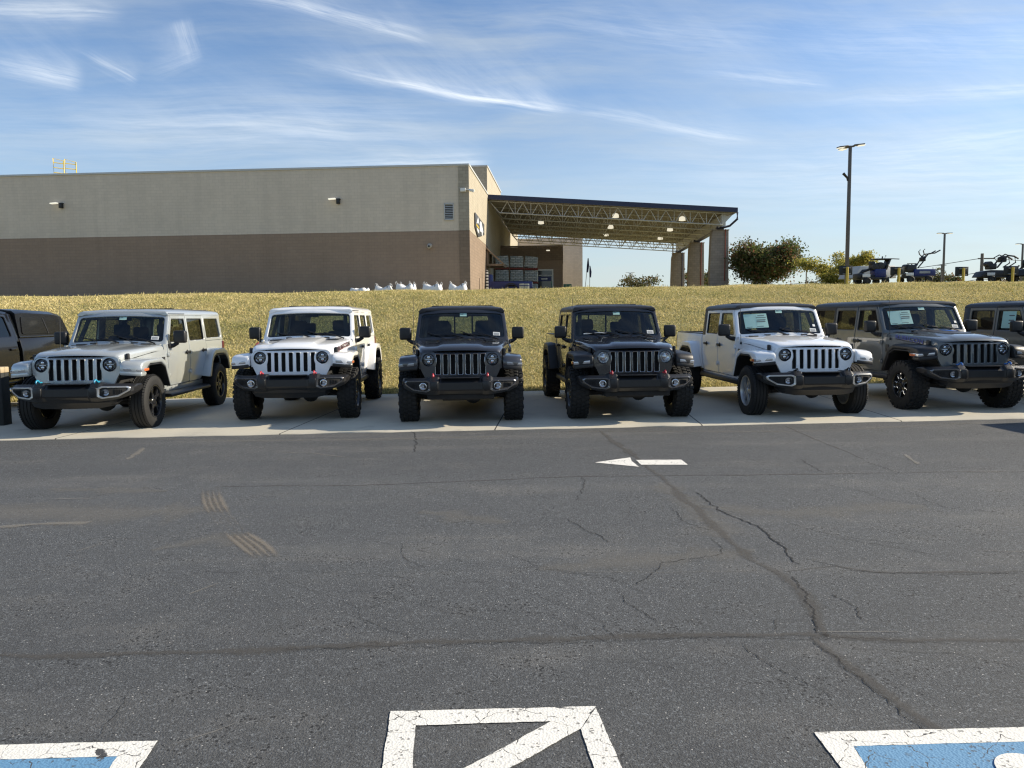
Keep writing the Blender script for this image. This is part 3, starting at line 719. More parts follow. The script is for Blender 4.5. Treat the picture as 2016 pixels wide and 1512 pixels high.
    for s in (1, -1):
        d, w = door(False, s)
        # raised panel crease
        d2, w2 = door(True, s)
        if o.get('side_paper') and s < 0:
            b = MB(); b.prism([(-1.30, 1.32), (-1.30, 1.64), (-1.66, 1.64), (-1.66, 1.32)], 'y', -.013, -.0125, 0, fn=side(s)); so = b.build('window_sticker', M['mint'], w)
            b = MB()
            for z in (1.40, 1.46, 1.55): b.prism([(-1.34, z), (-1.34, z + .02), (-1.48, z + .02), (-1.48, z)], 'y', -.0115, -.011, 0, fn=side(s))
            b.build('sticker_print', M['ink'], so)
        # mirror
        xm = -1.0
        b = MB(); b.box((xm, s * .955, 1.365), (.115, .20, .205), .032, seg=3); mr = b.build('side_mirror', M['plastic'] if not o.get('mirror_cap') else M['plastic'], root)
        b = MB(); b.box((xm - .055, s * .955, 1.365), (.012, .17, .17), .012); b.build('mirror_glass', M['chrome'], mr)
        b = MB(); b.tube([(xm + .04, s * .80, 1.215), (xm + .02, s * .85, 1.225), (xm, s * .92, 1.27)], [.04, .034, .03], 8); b.box((xm + .045, s * .80, 1.215), (.13, .05, .075), .015); b.build('mirror_arm', M['plastic'], mr)
    # black trim badge, fender vent
    b = MB()
    for s in (1, -1): b.box((-.70, s * (sidew(-.70, .98) + .004), .98), (.10, .012, .14), .008)
    b.build('fender_vent', M['plastic'], root)
    # --- pillars and roll bars inside
    b = MB(); xs = [-1.82] + ([-2.66] if glad else [-2.66])
    for s in (1, -1):
        for x in xs: b.prism([(x + .045, 1.2), (x + .045, 1.74), (x - .045, 1.74), (x - .045, 1.2)], 'y', -.10, -.046, 0, cuts=ZC, fn=side(s))
        b.tube([(-.92, s * .64, 1.28), (-1.20, s * .585, 1.69), (-1.8, s * .58, 1.715), (-2.65, s * .57, 1.715)], .035, 8)
    b.tube([(-1.84, -.58, 1.715), (-1.84, .58, 1.715)], .035, 8)
    b.build('roll_bar', M['interior'], root)
    # --- roof
    xr = -2.79 if glad else -3.625
    sts = [(-1.10, 1.775, .2), (-1.115, 1.793, .6), (-1.17, 1.813, 1), (-1.5, 1.832, 1), (-2.0, 1.842, 1), (xr + .25, 1.832, 1), (xr + .07, 1.815, 1), (xr + .015, 1.79, .8), (xr, 1.76, .3)]
    secs = []
    for x, zt, k in sts:
        hw = .731; L = [(hw, 1.716), (hw - .002, 1.737), (hw - .018 - .01 * (1 - k), min(zt - .012, 1.772)), (hw - .055, min(zt - .006, 1.797)), (.55, zt - .009), (.30, zt - .001), (.06, zt), (0, zt - .004 * k)]
        U = L + [(-y, z) for y, z in L[-2::-1]] + [(-.66, 1.722), (-.60, min(1.745, zt - .03)), (.60, min(1.745, zt - .03)), (.66, 1.722)]
        secs.append([(x, y, max(1.714, z)) for y, z in U])
    b = MB(); b.loft(secs); roof = b.build('roof', ROOF, root, ang=32)
    b = MB()
    for x in (-1.84,): b.box((x, 0, 1.838), (.012, 1.1, .014), .003)
    for s in (1, -1): b.box((-1.46, s * .732, 1.745), (.70, .012, .012), .003)
    b.build('roof_seam', M['plastic'], roof)
    if glad:
        hole = round_poly([(-.50, 1.32), (.50, 1.32), (.47, 1.65), (-.47, 1.65)], .04, 3)
        b = MB(); b.prism([(-.768, 1.235), (.768, 1.235), (.727, 1.72), (-.727, 1.72)], 'x', -2.79, -2.75, .006, holes=[hole]); rw = b.build('rear_cab_wall', ROOF, root)
        for s in (1, -1): b = MB(); b.prism([(-2.605, 1.245), (-2.605, 1.715), (-2.785, 1.715), (-2.785, 1.245)], 'y', -.04, .002, .005, cuts=ZC, fn=side(s)); b.build('roof_pillar', ROOF, root)
        b = MB(); b.prism([(-.52, 1.30), (.52, 1.30), (.49, 1.67), (-.49, 1.67)], 'x', -2.77, -2.77); b.build('rear_window', M['side_glass'], rw)
        b = MB()
        for y in (-.17, .17): b.box((-2.765, y, 1.485), (.02, .03, .36))
        b.build('window_divider', M['plastic'], rw)
        # bed: floor, rails, liner
        b = MB(); b.box((-3.72, 0, .93), (1.76, 1.44, .04))
        for s in (1, -1): b.box((-3.72, s * .70, 1.08), (1.76, .03, .34)); b.box((-3.71, s * .742, 1.262), (1.80, .075, .02), .006)
        b.box((-4.615, 0, 1.262), (.05, 1.46, .02), .006); b.box((-2.83, 0, 1.262), (.05, 1.46, .02), .006)
        b.build('bed_liner', M['plastic'], root)
        b = MB()
        for s in (1, -1): b.box((-4.625, s * .74, 1.06), (.05, .12, .28), .012)
        b.build('taillight', M['taillight'], root)
    else:
        # hardtop sides with the third window
        for s in (1, -1):
            hole = round_poly([(-2.735, 1.30), (-2.735, 1.658), (-3.47, 1.658), (-3.53, 1.30)], .035, 3)
            b = MB(); b.prism([(-2.665, 1.25), (-2.665, 1.716), (-3.58, 1.716), (-3.625, 1.25)], 'y', -.04, .003, .006, holes=[hole], cuts=ZC, fn=side(s), seg=1); hs = b.build('hardtop_side', ROOF, root)
            b = MB(); b.prism([(-2.72, 1.285), (-2.72, 1.672), (-3.49, 1.672), (-3.55, 1.285)], 'y', -.018, -.018, 0, fn=side(s)); b.build('quarter_window', M['tint_glass'], hs)
        hole = round_poly([(-.56, 1.30), (.56, 1.30), (.52, 1.66), (-.52, 1.66)], .04, 3)
        b = MB(); b.prism([(-.768, 1.248), (.768, 1.248), (.727, 1.72), (-.727, 1.72)], 'x', -3.625, -3.59, .006, holes=[hole]); rw = b.build('rear_cab_wall', ROOF, root)
        b = MB(); b.prism([(-.58, 1.28), (.58, 1.28), (.54, 1.68), (-.54, 1.68)], 'x', -3.608, -3.608); b.build('rear_window', M['side_glass'], rw)
        b = MB()
        for s in (1, -1): b.box((-3.60, s * .765, 1.10), (.10, .09, .24), .015)
        b.build('taillight', M['taillight'], root)
        b = MB(); b.box((-3.68, 0, .62), (.16, 1.6, .17), .03); b.build('rear_bumper', M['bumper'], root)
    if glad: b = MB(); b.box((-4.70, 0, .62), (.16, 1.7, .17), .03); b.build('rear_bumper', M['bumper'], root)
    # --- interior
    b = MB(); b.box((-1.02, 0, 1.10), (.36, 1.36, .22), .05, seg=3); b.box((-.95, 0, 1.215), (.25, 1.30, .02), .008); b.box((-1.22, .37, 1.19), (.12, .36, .07), .03)
    b.box((-1.55, 0, .80), (.9, .24, .3), .03); dash = b.build('dashboard', M['interior'], root)
    b = MB(); rot = Matrix.Rotation(R(-65), 3, 'Y').to_quaternion()
    b.lathe([(.18 + .014 * math.cos(t * math.pi / 4), .014 * math.sin(t * math.pi / 4)) for t in range(8)], 'z', 28, (-1.36, .37, 1.13), rot, close=True)
    b.box((-1.35, .37, 1.13), (.10, .34, .02), .008, rot); b.build('steering_wheel', M['interior'], root)
    def seat(x, y, wd, tall):
        b = MB(); b.box((x + .22, y, .76), (.50, wd, .17), .05, seg=3); b.box((x - .06, y, 1.08), (.15, wd, .60 if tall else .5), .055, Matrix.Rotation(R(-12), 4, 'Y'), seg=3, taper=(.9, .86))
        for hy in ([y] if wd < .7 else [y - .36, y + .36]): b.box((x - .145, hy, 1.475 if tall else 1.42), (.10, .27, .20), .045, Matrix.Rotation(R(-8), 4, 'Y'), seg=3); b.tube([(x - .12, hy - .06, 1.32), (x - .135, hy - .06, 1.42)], .008, 6); b.tube([(x - .12, hy + .06, 1.32), (x - .135, hy + .06, 1.42)], .008, 6)
        b.build('seat', M['seat'], root)
    seat(-1.72, .37, .50, True); seat(-1.72, -.37, .50, True); seat(-2.46, 0, 1.20, False)
    b = MB(); b.box((-1.17, 0, 1.665), (.03, .23, .06), .012); b.tube([(-1.165, 0, 1.67), (-1.12, 0, 1.73)], .01, 6); b.build('rear_view_mirror', M['interior'], root)
    # --- side step
    for s in (1, -1):
        x1 = -2.42 if not glad else -2.85
        b = MB()
        if o['step']: b.prism([(.74, .40), (.93, .405), (.93, .445), (.90, .46), (.74, .475)], 'x', x1, -.62, .012, fn=lambda x, y, z, s=s: (x, s * y, z))
        else: b.prism([(.74, .43), (.80, .43), (.815, .46), (.80, .52), (.74, .52)], 'x', x1, -.66, .012, fn=lambda x, y, z, s=s: (x, s * y, z))
        b.build('side_step', M['plastic'], root)
    # --- antenna on the right front fender
    b = MB(); ax = -.62; ay = -(sidew(ax, 1.15) + .012)
    b.lathe([(.02, 0), (.014, .03), (.006, .045)], 'z', 10, (ax, ay, 1.13)); b.tube([(ax, ay, 1.17), (ax - .08, ay, 1.98)], [.005, .0028], 5); b.build('antenna', M['plastic'], root)
    if lift:
        for ch in children(root):
            if not ch.name.startswith('axle'): ch.location.z += lift
    # --- wheels
    for x in (0, -WB):
        for s in (1, -1): wheel(root, x, s * ty, Rt, tw, mud, o['rim'], o.get('steer', 0) if x == 0 else 0)
    return root

# ------------------------------------------------------------------ ground materials
def asphalt_mat():
    m, g, out = new_mat('asphalt'); co = objco(g)
    big = g.noise(co, 0.35, 5, 0.6); mid = g.noise(co, 2.2, 6, 0.65)
    st = g.node('ShaderNodeMapping'); g.put(st.inputs['Vector'], co); st.inputs['Scale'].default_value = (0.25, 1.6, 1); st.inputs['Rotation'].default_value = (0, 0, R(4))
    streak = g.noise(st.outputs[0], 0.8, 5, 0.6)
    cell = g.sep(g.voro(co, 135, 'Color'))
    ag = g.ramp(cell[0], [(0, .034), (.45, .070), (.8, .112), (.93, .165), (1.0, .28)])
    fine = g.noise(co, 260, 3, 0.7)
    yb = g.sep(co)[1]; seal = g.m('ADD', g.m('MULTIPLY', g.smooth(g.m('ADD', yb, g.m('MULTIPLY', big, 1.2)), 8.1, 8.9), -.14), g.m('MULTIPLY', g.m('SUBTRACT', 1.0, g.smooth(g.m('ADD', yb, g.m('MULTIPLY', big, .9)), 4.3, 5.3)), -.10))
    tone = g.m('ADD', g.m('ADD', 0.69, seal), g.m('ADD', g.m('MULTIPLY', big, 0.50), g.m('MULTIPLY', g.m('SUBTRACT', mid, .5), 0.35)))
    base = g.mixc(1.0, ag, g.xyz(g.m('MULTIPLY', tone, .92), g.m('MULTIPLY', tone, 1.0), g.m('MULTIPLY', tone, 1.06)), 'MULTIPLY')
    base = g.mixc(0.35, base, g.ramp(fine, [(.3, (.026, .027, .028)), (.7, (.175, .175, .178))]))
    # dusty, worn places
    _x, y, _z = g.sep(co)
    dust = g.m('MULTIPLY', g.smooth(g.m('ADD', g.m('MULTIPLY', streak, .6), g.m('MULTIPLY', mid, .4)), .47, .72), 0.42)
    base = g.mixc(dust, base, (0.19, 0.182, 0.168))
    fk = g.voro(co, 48, 'Distance'); base = g.mixc(g.m('MULTIPLY', g.m('LESS_THAN', fk, .17), g.m('GREATER_THAN', g.sep(g.voro(co, 48, 'Color'))[1], .90)), base, (0.42, 0.41, 0.39))
    # sparse pale chips
    chip = g.voro(co, 17, 'Distance'); base = g.mixc(g.m('MULTIPLY', g.m('LESS_THAN', chip, .07), g.m('GREATER_THAN', mid, .57)), base, (0.30, 0.29, 0.27))
    pit = g.m('MULTIPLY', g.m('LESS_THAN', g.voro(g.vm('ADD', co, g.vm('MULTIPLY', g.noise(co, 40, 2, out=1), (.02, .02, 0))), 38, 'Distance'), g.m('MULTIPLY', g.smooth(mid, .42, .62), .30)), .8)
    base = g.mixc(pit, base, (.014, .014, .015))
    h = g.m('ADD', g.m('MULTIPLY', pit, -1.2), g.m('MULTIPLY', g.noise(co, 120, 3, .6), 1.6)); h = g.m('ADD', h, g.m('MULTIPLY', fine, 0.6)); h = g.m('ADD', h, 0.0)
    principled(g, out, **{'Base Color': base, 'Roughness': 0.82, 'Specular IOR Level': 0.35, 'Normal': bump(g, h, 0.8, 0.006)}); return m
def concrete_mat():
    m, g, out = new_mat('pad_concrete'); co = objco(g); x, y, z = g.sep(co)
    n = g.noise(co, 0.9, 6, 0.65); f = g.noise(co, 45, 4, 0.6)
    base = g.ramp(g.m('ADD', g.m('MULTIPLY', n, .75), g.m('MULTIPLY', f, .25)), [(.25, (.45, .415, .335)), (.75, (.58, .535, .435))])
    xs = g.m('SUBTRACT', x, g.m('MULTIPLY', y, .065))
    j = g.m('LESS_THAN', g.m('ABSOLUTE', g.m('SUBTRACT', g.m('FRACT', g.m('DIVIDE', g.m('ADD', xs, 42.15), 3.05)), .5)), .0032)
    base = g.mixc(j, base, (.05, .048, .044))
    stain = g.m('MULTIPLY', g.smooth(g.noise(co, 1.7, 4, .6), .58, .75), .4)
    base = g.mixc(stain, base, (.17, .16, .145))
    principled(g, out, **{'Base Color': base, 'Roughness': 0.85, 'Normal': bump(g, f, 0.25, .004)}); return m
def grass_mats():
    m, g, out = new_mat('dry_turf'); co = objco(g)
    n = g.noise(co, 1.3, 6, .65); f = g.noise(co, 22, 5, .7)
    base = g.ramp(g.m('ADD', g.m('MULTIPLY', n, .5), g.m('MULTIPLY', f, .5)), [(.3, (.16, .165, .055)), (.5, (.30, .265, .11)), (.72, (.42, .36, .18))])
    principled(g, out, **{'Base Color': base, 'Roughness': 0.9, 'Normal': bump(g, f, .8, .05)})
    m2, g, out = new_mat('grass_blades'); co = objco(g)
    r = g.node('ShaderNodeNewGeometry').outputs['Random Per Island']; n = g.noise(co, 1.1, 5, .65); mw = g.node('ShaderNodeMapping'); g.put(mw.inputs['Vector'], co); mw.inputs['Scale'].default_value = (.12, .9, .9); n2 = g.noise(mw.outputs[0], .8, 5, .65)
    k = g.m('ADD', g.m('ADD', g.m('MULTIPLY', r, .32), g.m('MULTIPLY', n, .33)), g.m('MULTIPLY', n2, .35))
    base = g.ramp(k, [(.26, (.18, .215, .065)), (.40, (.44, .40, .15)), (.56, (.68, .57, .27)), (.80, (.82, .70, .41))])
    p = principled(g, out, **{'Base Color': base, 'Roughness': 0.75, 'Specular IOR Level': .25})
    tl = g.node('ShaderNodeBsdfTranslucent'); g.put(tl.inputs[0], base); mx = g.node('ShaderNodeMixShader'); mx.inputs[0].default_value = .25
    g.link(p.outputs[0], mx.inputs[1]); g.link(tl.outputs[0], mx.inputs[2]); g.link(mx.outputs[0], out.inputs[0])
    return m, m2
def worn_paint(name, c, wear=.5, lo=.56):
    m, g, out = new_mat(name); co = objco(g)
    n = g.noise(co, 14, 8, .75); n2 = g.noise(co, 2.2, 4, .6); v = g.voro(g.vm('ADD', co, g.vm('MULTIPLY', g.noise(co, 7, 3, out=1), (.12, .12, 0))), 5.5, 'Distance', 'DISTANCE_TO_EDGE')
    f = g.m('ADD', g.m('MULTIPLY', n, .7), g.m('MULTIPLY', n2, .3)); hole = g.smooth(f, lo, lo + .06)
    crack = g.m('MULTIPLY', g.m('LESS_THAN', v, g.m('MULTIPLY', g.smooth(n, .35, .7), .014)), g.m('GREATER_THAN', n2, .44))
    a = g.m('MAXIMUM', g.m('MULTIPLY', hole, wear), crack)
    pore = g.sep(g.voro(co, 95, 'Color'))[0]
    a = g.m('MAXIMUM', a, g.m('MULTIPLY', g.m('GREATER_THAN', pore, .965), .7))
    base = g.mixc(a, g.mixc(n2, tuple(q * .82 for q in c), c), (.06, .06, .06))
    principled(g, out, **{'Base Color': base, 'Roughness': .75, 'Normal': bump(g, g.voro(co, 95, 'Distance'), .35, .005)}); return m
def decal_mat(name, c, amount, nscale=30, c2=None, edge=.35):
    m, g, out = new_mat(name); co = objco(g)
    at_ = g.node('ShaderNodeAttribute'); at_.attribute_name = 'core'
    n = g.noise(co, nscale, 5, .7)
    a = g.m('MULTIPLY', g.smooth(g.m('ADD', at_.outputs['Fac'], g.m('MULTIPLY', g.m('SUBTRACT', n, .5), 1.3)), .1, .1 + edge), amount)
    col_ = g.mixc(n, c, c2 or tuple(q * .7 for q in c))
    p = g.node('ShaderNodeBsdfPrincipled'); g.put(p.inputs['Base Color'], col_); p.inputs['Roughness'].default_value = .85
    tr = g.node('ShaderNodeBsdfTransparent'); mx = g.node('ShaderNodeMixShader'); g.put(mx.inputs[0], a); g.link(tr.outputs[0], mx.inputs[1]); g.link(p.outputs[0], mx.inputs[2]); g.link(mx.outputs[0], out.inputs[0])
    return m
MA, MP = asphalt_mat(), concrete_mat(); MG, MGB = grass_mats()
def struct(o): o['kind'] = 'structure'; return o

# ------------------------------------------------------------------ ground
def pad_front(x): return 11.09 + .072 * x
def pad_back(x): return 16.65 + .115 * x
PAD_Z = .012
def grid_obj(name, xs, fys, mat, kind='structure'):
    verts = []; faces = []; nx = len(xs); ny = None
    for x in xs:
        c = fys(x); ny = len(c); verts += [(x, y, z) for y, z in c]
    for i in range(nx - 1):
        for j in range(ny - 1): a = i * ny + j; faces.append((a, a + ny, a + ny + 1, a + 1))
    me = bpy.data.meshes.new(name); me.from_pydata(verts, [], faces); me.materials.append(mat)
    for p in me.polygons: p.use_smooth = True
    o = bpy.data.objects.new(name, me); col.objects.link(o); o['kind'] = kind; return o
XW = [-160, -90, -50] + list(range(-36, 37, 1)) + [50, 90, 160]
cl = lambda x: max(-26, min(34, x))
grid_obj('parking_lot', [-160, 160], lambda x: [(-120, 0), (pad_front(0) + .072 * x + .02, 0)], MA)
# concrete parking pad with a slightly ragged asphalt joint
rj = random.Random(3)
xs = [-60 + k * .25 for k in range(481)]
grid_obj('concrete_pad', xs, lambda x: [(pad_front(x) + rj.uniform(-.018, .018), 0.0), (pad_front(x) + .012, PAD_Z), (pad_back(x) + .05, PAD_Z), (pad_back(x) + .06, -.05)], MP)
CREST_D, CREST_Z = 9.0, 2.60
def bank_z(x, y):
    d = y - pad_back(x)
    crest = CREST_Z - .095 + .009 * x
    u = 0.018 * math.sin(x * .9 + y * .7) + .015 * math.sin(x * 2.3 - y * 1.1)
    if d < CREST_D:
        t = max(0, d / CREST_D); s_ = 1 - (1 - t) ** 1.55
        return crest * (0.62 * s_ + .38 * t * t * (3 - 2 * t)) + u * min(1, d) - .0
    return crest + u + .027 * min(max(0, d - CREST_D), 36) * (1 if d > CREST_D else 0)
DS = [0, .3, .7, 1.2, 1.8, 2.5, 3.2, 4, 4.8, 5.6, 6.4, 7.2, 8, 8.6, 9.2, 10, 12, 16, 22, 30, 38, 46, 60, 110, 300, 900]
grid_obj('grass_bank', [-700, -300] + XW + [300, 700], lambda x: [(pad_back(cl(x)) + .02 + d, (bank_z(cl(x), pad_back(cl(x)) + d) if d > 0 else -.02)) for d in DS], MG)
def blades(n):
    # patches of short dry grass over the slope; each tuft is a few bent blades
    x = rng.uniform(-21, 22, n); u = rng.uniform(0, 1, n); d = .05 + u ** 1.05 * 10.5
    pb = 16.65 + .115 * x; y = pb + d
    z = np.array([bank_z(a, b) for a, b in zip(x, y)])
    keep = np.abs(x) < (y * .70 + .5); x, y, z = x[keep], y[keep], z[keep]; d = d[keep]; n = len(x)
    cl_ = np.sin(x * 3.1 + y * 2.2) * np.sin(y * 4.3 - x * 1.7) * .5 + .5
    h = rng.uniform(.016, .048, n) * (.7 + .6 * cl_); a = rng.uniform(0, 6.283, n); w = rng.uniform(.004, .009, n); b = rng.uniform(.4, 1.6, n) * h; ab = rng.uniform(0, 6.283, n)
    h[d < .35] *= 1.5; h[rng.uniform(0, 1, n) < .012] *= 2.6
    dx, dy = np.cos(a) * w, np.sin(a) * w; bx_, by = np.cos(ab) * b, np.sin(ab) * b
    V = np.stack([np.stack([x - dx, y - dy, z - .01], 1), np.stack([x + dx, y + dy, z - .01], 1), np.stack([x + dx * .7 + bx_ * .5, y + dy * .7 + by * .5, z + h * .65], 1), np.stack([x + bx_, y + by, z + h], 1)], 1).reshape(-1, 3)
    me = bpy.data.meshes.new('grass'); me.vertices.add(len(V)); me.vertices.foreach_set('co', V.ravel())
    me.loops.add(n * 4); me.loops.foreach_set('vertex_index', np.arange(n * 4, dtype=np.int32)); me.polygons.add(n)
    me.polygons.foreach_set('loop_start', np.arange(0, n * 4, 4, dtype=np.int32)); me.update(); me.validate(); me.materials.append(MGB)
    o = bpy.data.objects.new('grass', me); col.objects.link(o)
    o['kind'] = 'stuff'; o['label'] = 'short dry golden grass covering the sloping bank behind the vehicles'; return o
blades(640000)

# painted markings, cracks and scuffs lie on the asphalt as sheets
def flat_poly(mb, pts, z): mb.quad([(p[0], p[1], z) for p in pts])
def marking(name, polys, mat, z=.004):
    b = MB(); rj2 = random.Random(len(bpy.data.objects))
    for pl in polys:
        pl = [Vector((p[0], p[1])) for p in pl]; dn = []
        for p, q in zip(pl, pl[1:] + pl[:1]):
            n = max(1, int((q - p).length / .02)); nn = (q - p).normalized(); nn = Vector((-nn.y, nn.x)); o_ = 0
            for k in range(n): o_ = o_ * .6 + rj2.uniform(-.0018, .0018); dn.append(p.lerp(q, k / n) + nn * o_)
        flat_poly(b, dn, z)
    o = b.build(name, mat); o['kind'] = 'structure'; return o
MW, MB_ = worn_paint('white_road_paint', (.80, .78, .72), .45, .62), worn_paint('blue_road_paint', (.13, .29, .47), .5, .60)
G = lambda px, py: ground(px, py)
# hatched access aisle (white outline with a diagonal) and two blue bays beside it
def band(a, b_, w):
    a, b_ = Vector(a).to_2d(), Vector(b_).to_2d(); d = (b_ - a).normalized(); n = Vector((-d.y, d.x)) * w / 2
    return [a - n, b_ - n, b_ + n, a + n]
def ext(a, b, d):
    """ground points under two picture points, the second pushed d metres further along the line"""
    a, b = G(*a).to_2d(), G(*b).to_2d(); return [a, b + (b - a).normalized() * d]
lo, li, ro, ri = ext((768, 1402), (752, 1511), 1.6), ext((818, 1429.5), (812, 1511), 1.6), ext((1173, 1392), (1224, 1511), 1.6), ext((1143, 1437), (1169, 1511), 1.6)
gi = lambda px, py: G(px, py).to_2d()
marking('access_aisle_marking', [[lo[0], ro[0], ri[0] + (ro[0] - gi(1160, 1392)) * 0, gi(1085, 1421.5), li[0]], [lo[0] + (li[0] - lo[0]) * .02, li[0], li[1], lo[1]], [ri[0], ro[0] + (ro[0] - ri[0]) * -.02, ro[1], ri[1]]], MW)
du_, dl_ = ext((1085, 1421.5), (920, 1511), .9), ext((1143, 1437), (1010, 1511), .9)
marking('access_aisle_marking', [[du_[0], dl_[0], dl_[1], du_[1]]], MW, .0046)
cl_, cr_ = G(311, 1460), G(1604, 1443)
bo, bi = ext((311, 1460), (277, 1511), 1.6), ext((231, 1491), (217, 1511), 1.6)
marking('bay_marking', [[bo[0], gi(-10, 1467.5) + Vector((-1.6, -.05)), gi(-10, 1497.5) + Vector((-1.6, -.05)), bi[0], bi[0] + (bo[0] - bi[0]) * .3], [bo[0], bi[0], bi[1], bo[1]]], MW)
marking('bay_blue_field', [[bi[0], bi[1], bi[1] + Vector((-2.6, -.1)), gi(-10, 1497.5) + Vector((-1.6, -.05))]], MB_)
bo, bi = ext((1603, 1443), (1654, 1511), 1.6), ext((1680, 1470.5), (1706, 1511), 1.6)
marking('bay_marking', [[bo[0], bi[0], gi(2030, 1464) + Vector((1.6, .05)), gi(2030, 1435) + Vector((1.6, .05))], [bo[0], bi[0], bi[1], bo[1]]], MW)
marking('bay_blue_field', [[bi[0], bi[1], bi[1] + Vector((2.6, .1)), gi(2030, 1464) + Vector((1.6, .05))]], MB_)
# wheelchair symbol at the head of each blue bay: head ring and a body stroke
def wheelchair(cx, cy):
    b = MB(); pts = lambda r: [(cx + r * math.cos(t * math.pi / 16), cy + r * math.sin(t * math.pi / 16)) for t in range(32)]
    b.prism(pts(.115), 'z', .0080, .0085)
    for a, c, w in (((cx, cy - .15), (cx, cy - .55), .10), ((cx, cy - .32), (cx + .26, cy - .32), .07), ((cx, cy - .55), (cx + .30, cy - .55), .09), ((cx + .30, cy - .55), (cx + .42, cy - .86), .09)): flat_poly(b, band(a, c, w), .0082)
    ring_o = [(cx + .02 + .33 * math.cos(R(a)), cy - .70 + .33 * math.sin(R(a))) for a in range(100, 345, 12)]; ring_i = [(cx + .02 + .25 * math.cos(R(a)), cy - .70 + .25 * math.sin(R(a))) for a in range(100, 345, 12)]
    for i in range(len(ring_o) - 1): flat_poly(b, [ring_o[i], ring_o[i + 1], ring_i[i + 1], ring_i[i]], .0083)
    o = b.build('wheelchair_symbol', MW); o['kind'] = 'structure'
sy = G(1985, 1496); wheelchair(sy.x + .03, sy.y - .085); wheelchair(cl_.x - 1.25, cl_.y - .38)
# the arrow
a = [G(*p) for p in ((1171, 911), (1241, 901), (1243, 907.5), (1258, 919.5))]
b_ = [G(*p) for p in ((1252, 906), (1341, 905.5), (1354, 915.5), (1262, 915.5))]
marking('arrow_marking', [[(p.x, p.y) for p in a], [(p.x, p.y) for p in b_]], MW)

def strips(name, lines, mat, z, jitter=.03, step=.12, seed=1, kind='structure', wj=True, fade=False):
    """irregular bands along polylines: 3 vertices across, attribute core 0 at the edge and 1 inside"""
    rn = random.Random(seed); V = []; Fc = []; core = []
    for pts, w in lines:
        P = [Vector((p[0], p[1])) for p in pts]; dense = []
        for p, q in zip(P, P[1:]):
            n = max(1, int((q - p).length / step))
            dense += [p.lerp(q, k / n) for k in range(n)]
        dense.append(P[-1]); off = 0.0; base = len(V)
        for i, p in enumerate(dense):
            d = (dense[min(i + 1, len(dense) - 1)] - dense[max(i - 1, 0)]); d = d.normalized() if d.length else Vector((1, 0)); nn = Vector((-d.y, d.x))
            off = off * .86 + rn.uniform(-jitter, jitter); ww = w * (rn.uniform(.35, 1.25) if wj else 1.0); 
            if wj and i in (0, len(dense) - 1): ww *= .3
            ft = 1.0 if not fade else lerp_table([(0, .1), (.12, .42), (.26, .95), (.36, .8), (.46, .34), (.62, .24), (.70, .3), (.76, .95), (.9, 1.0), (1, .1)], i / len(dense))
            for k, c in ((-1, 0), (0, 1), (1, 0)): q = p + nn * (off + k * ww / 2); V.append((q.x, q.y, z)); core.append(c * ft)
        for i in range(len(dense) - 1):
            for k in (0, 1): a0 = base + i * 3 + k; Fc.append((a0, a0 + 1, a0 + 4, a0 + 3))
    me = bpy.data.meshes.new(name); me.from_pydata(V, [], Fc); me.materials.append(mat)
    at_ = me.attributes.new('core', 'FLOAT', 'POINT'); at_.data.foreach_set('value', core)
    o = bpy.data.objects.new(name, me); col.objects.link(o); o['kind'] = kind; return o
gp = lambda L: [G(*p).to_2d() for p in L]
MCR = decal_mat('crack_black', (.008, .008, .008), .95, 60, edge=.5); MSE = decal_mat('crack_sealant', (.105, .097, .084), .5, 26, (.068, .065, .062), .8)
MSC = decal_mat('tyre_scuff', (.29, .255, .205), .6, 50, (.16, .14, .115), .7); MFA = decal_mat('pale_scratch', (.28, .26, .225), .5, 30, edge=.6)
strips('crack_sealant', [(gp([(-40, 1288), (150, 1290), (330, 1286), (560, 1277), (800, 1269), (1000, 1265), (1280, 1260), (1500, 1255), (1620, 1253), (1800, 1262), (2060, 1264)]), .13),
    (gp([(1180, 848), (1260, 905), (1330, 960), (1385, 1010), (1440, 1060), (1500, 1105), (1548, 1132), (1580, 1170), (1606, 1225), (1625, 1255)]), .16),
    (gp([(1590, 1255), (1660, 1305), (1730, 1360), (1790, 1410), (1850, 1450), (1900, 1490), (1960, 1530)]), .11),
    (gp([(1548, 1128), (1640, 1118), (1720, 1131), (1850, 1130), (2060, 1128)]), .07),
    (gp([(420, 960), (700, 957), (1000, 945), (1160, 938), (1330, 936), (1500, 935), (2060, 928)]), .07),
    (gp([(1540, 838), (1640, 880), (1700, 905)]), .05)], MSE, .0024, .02, .15, 4)
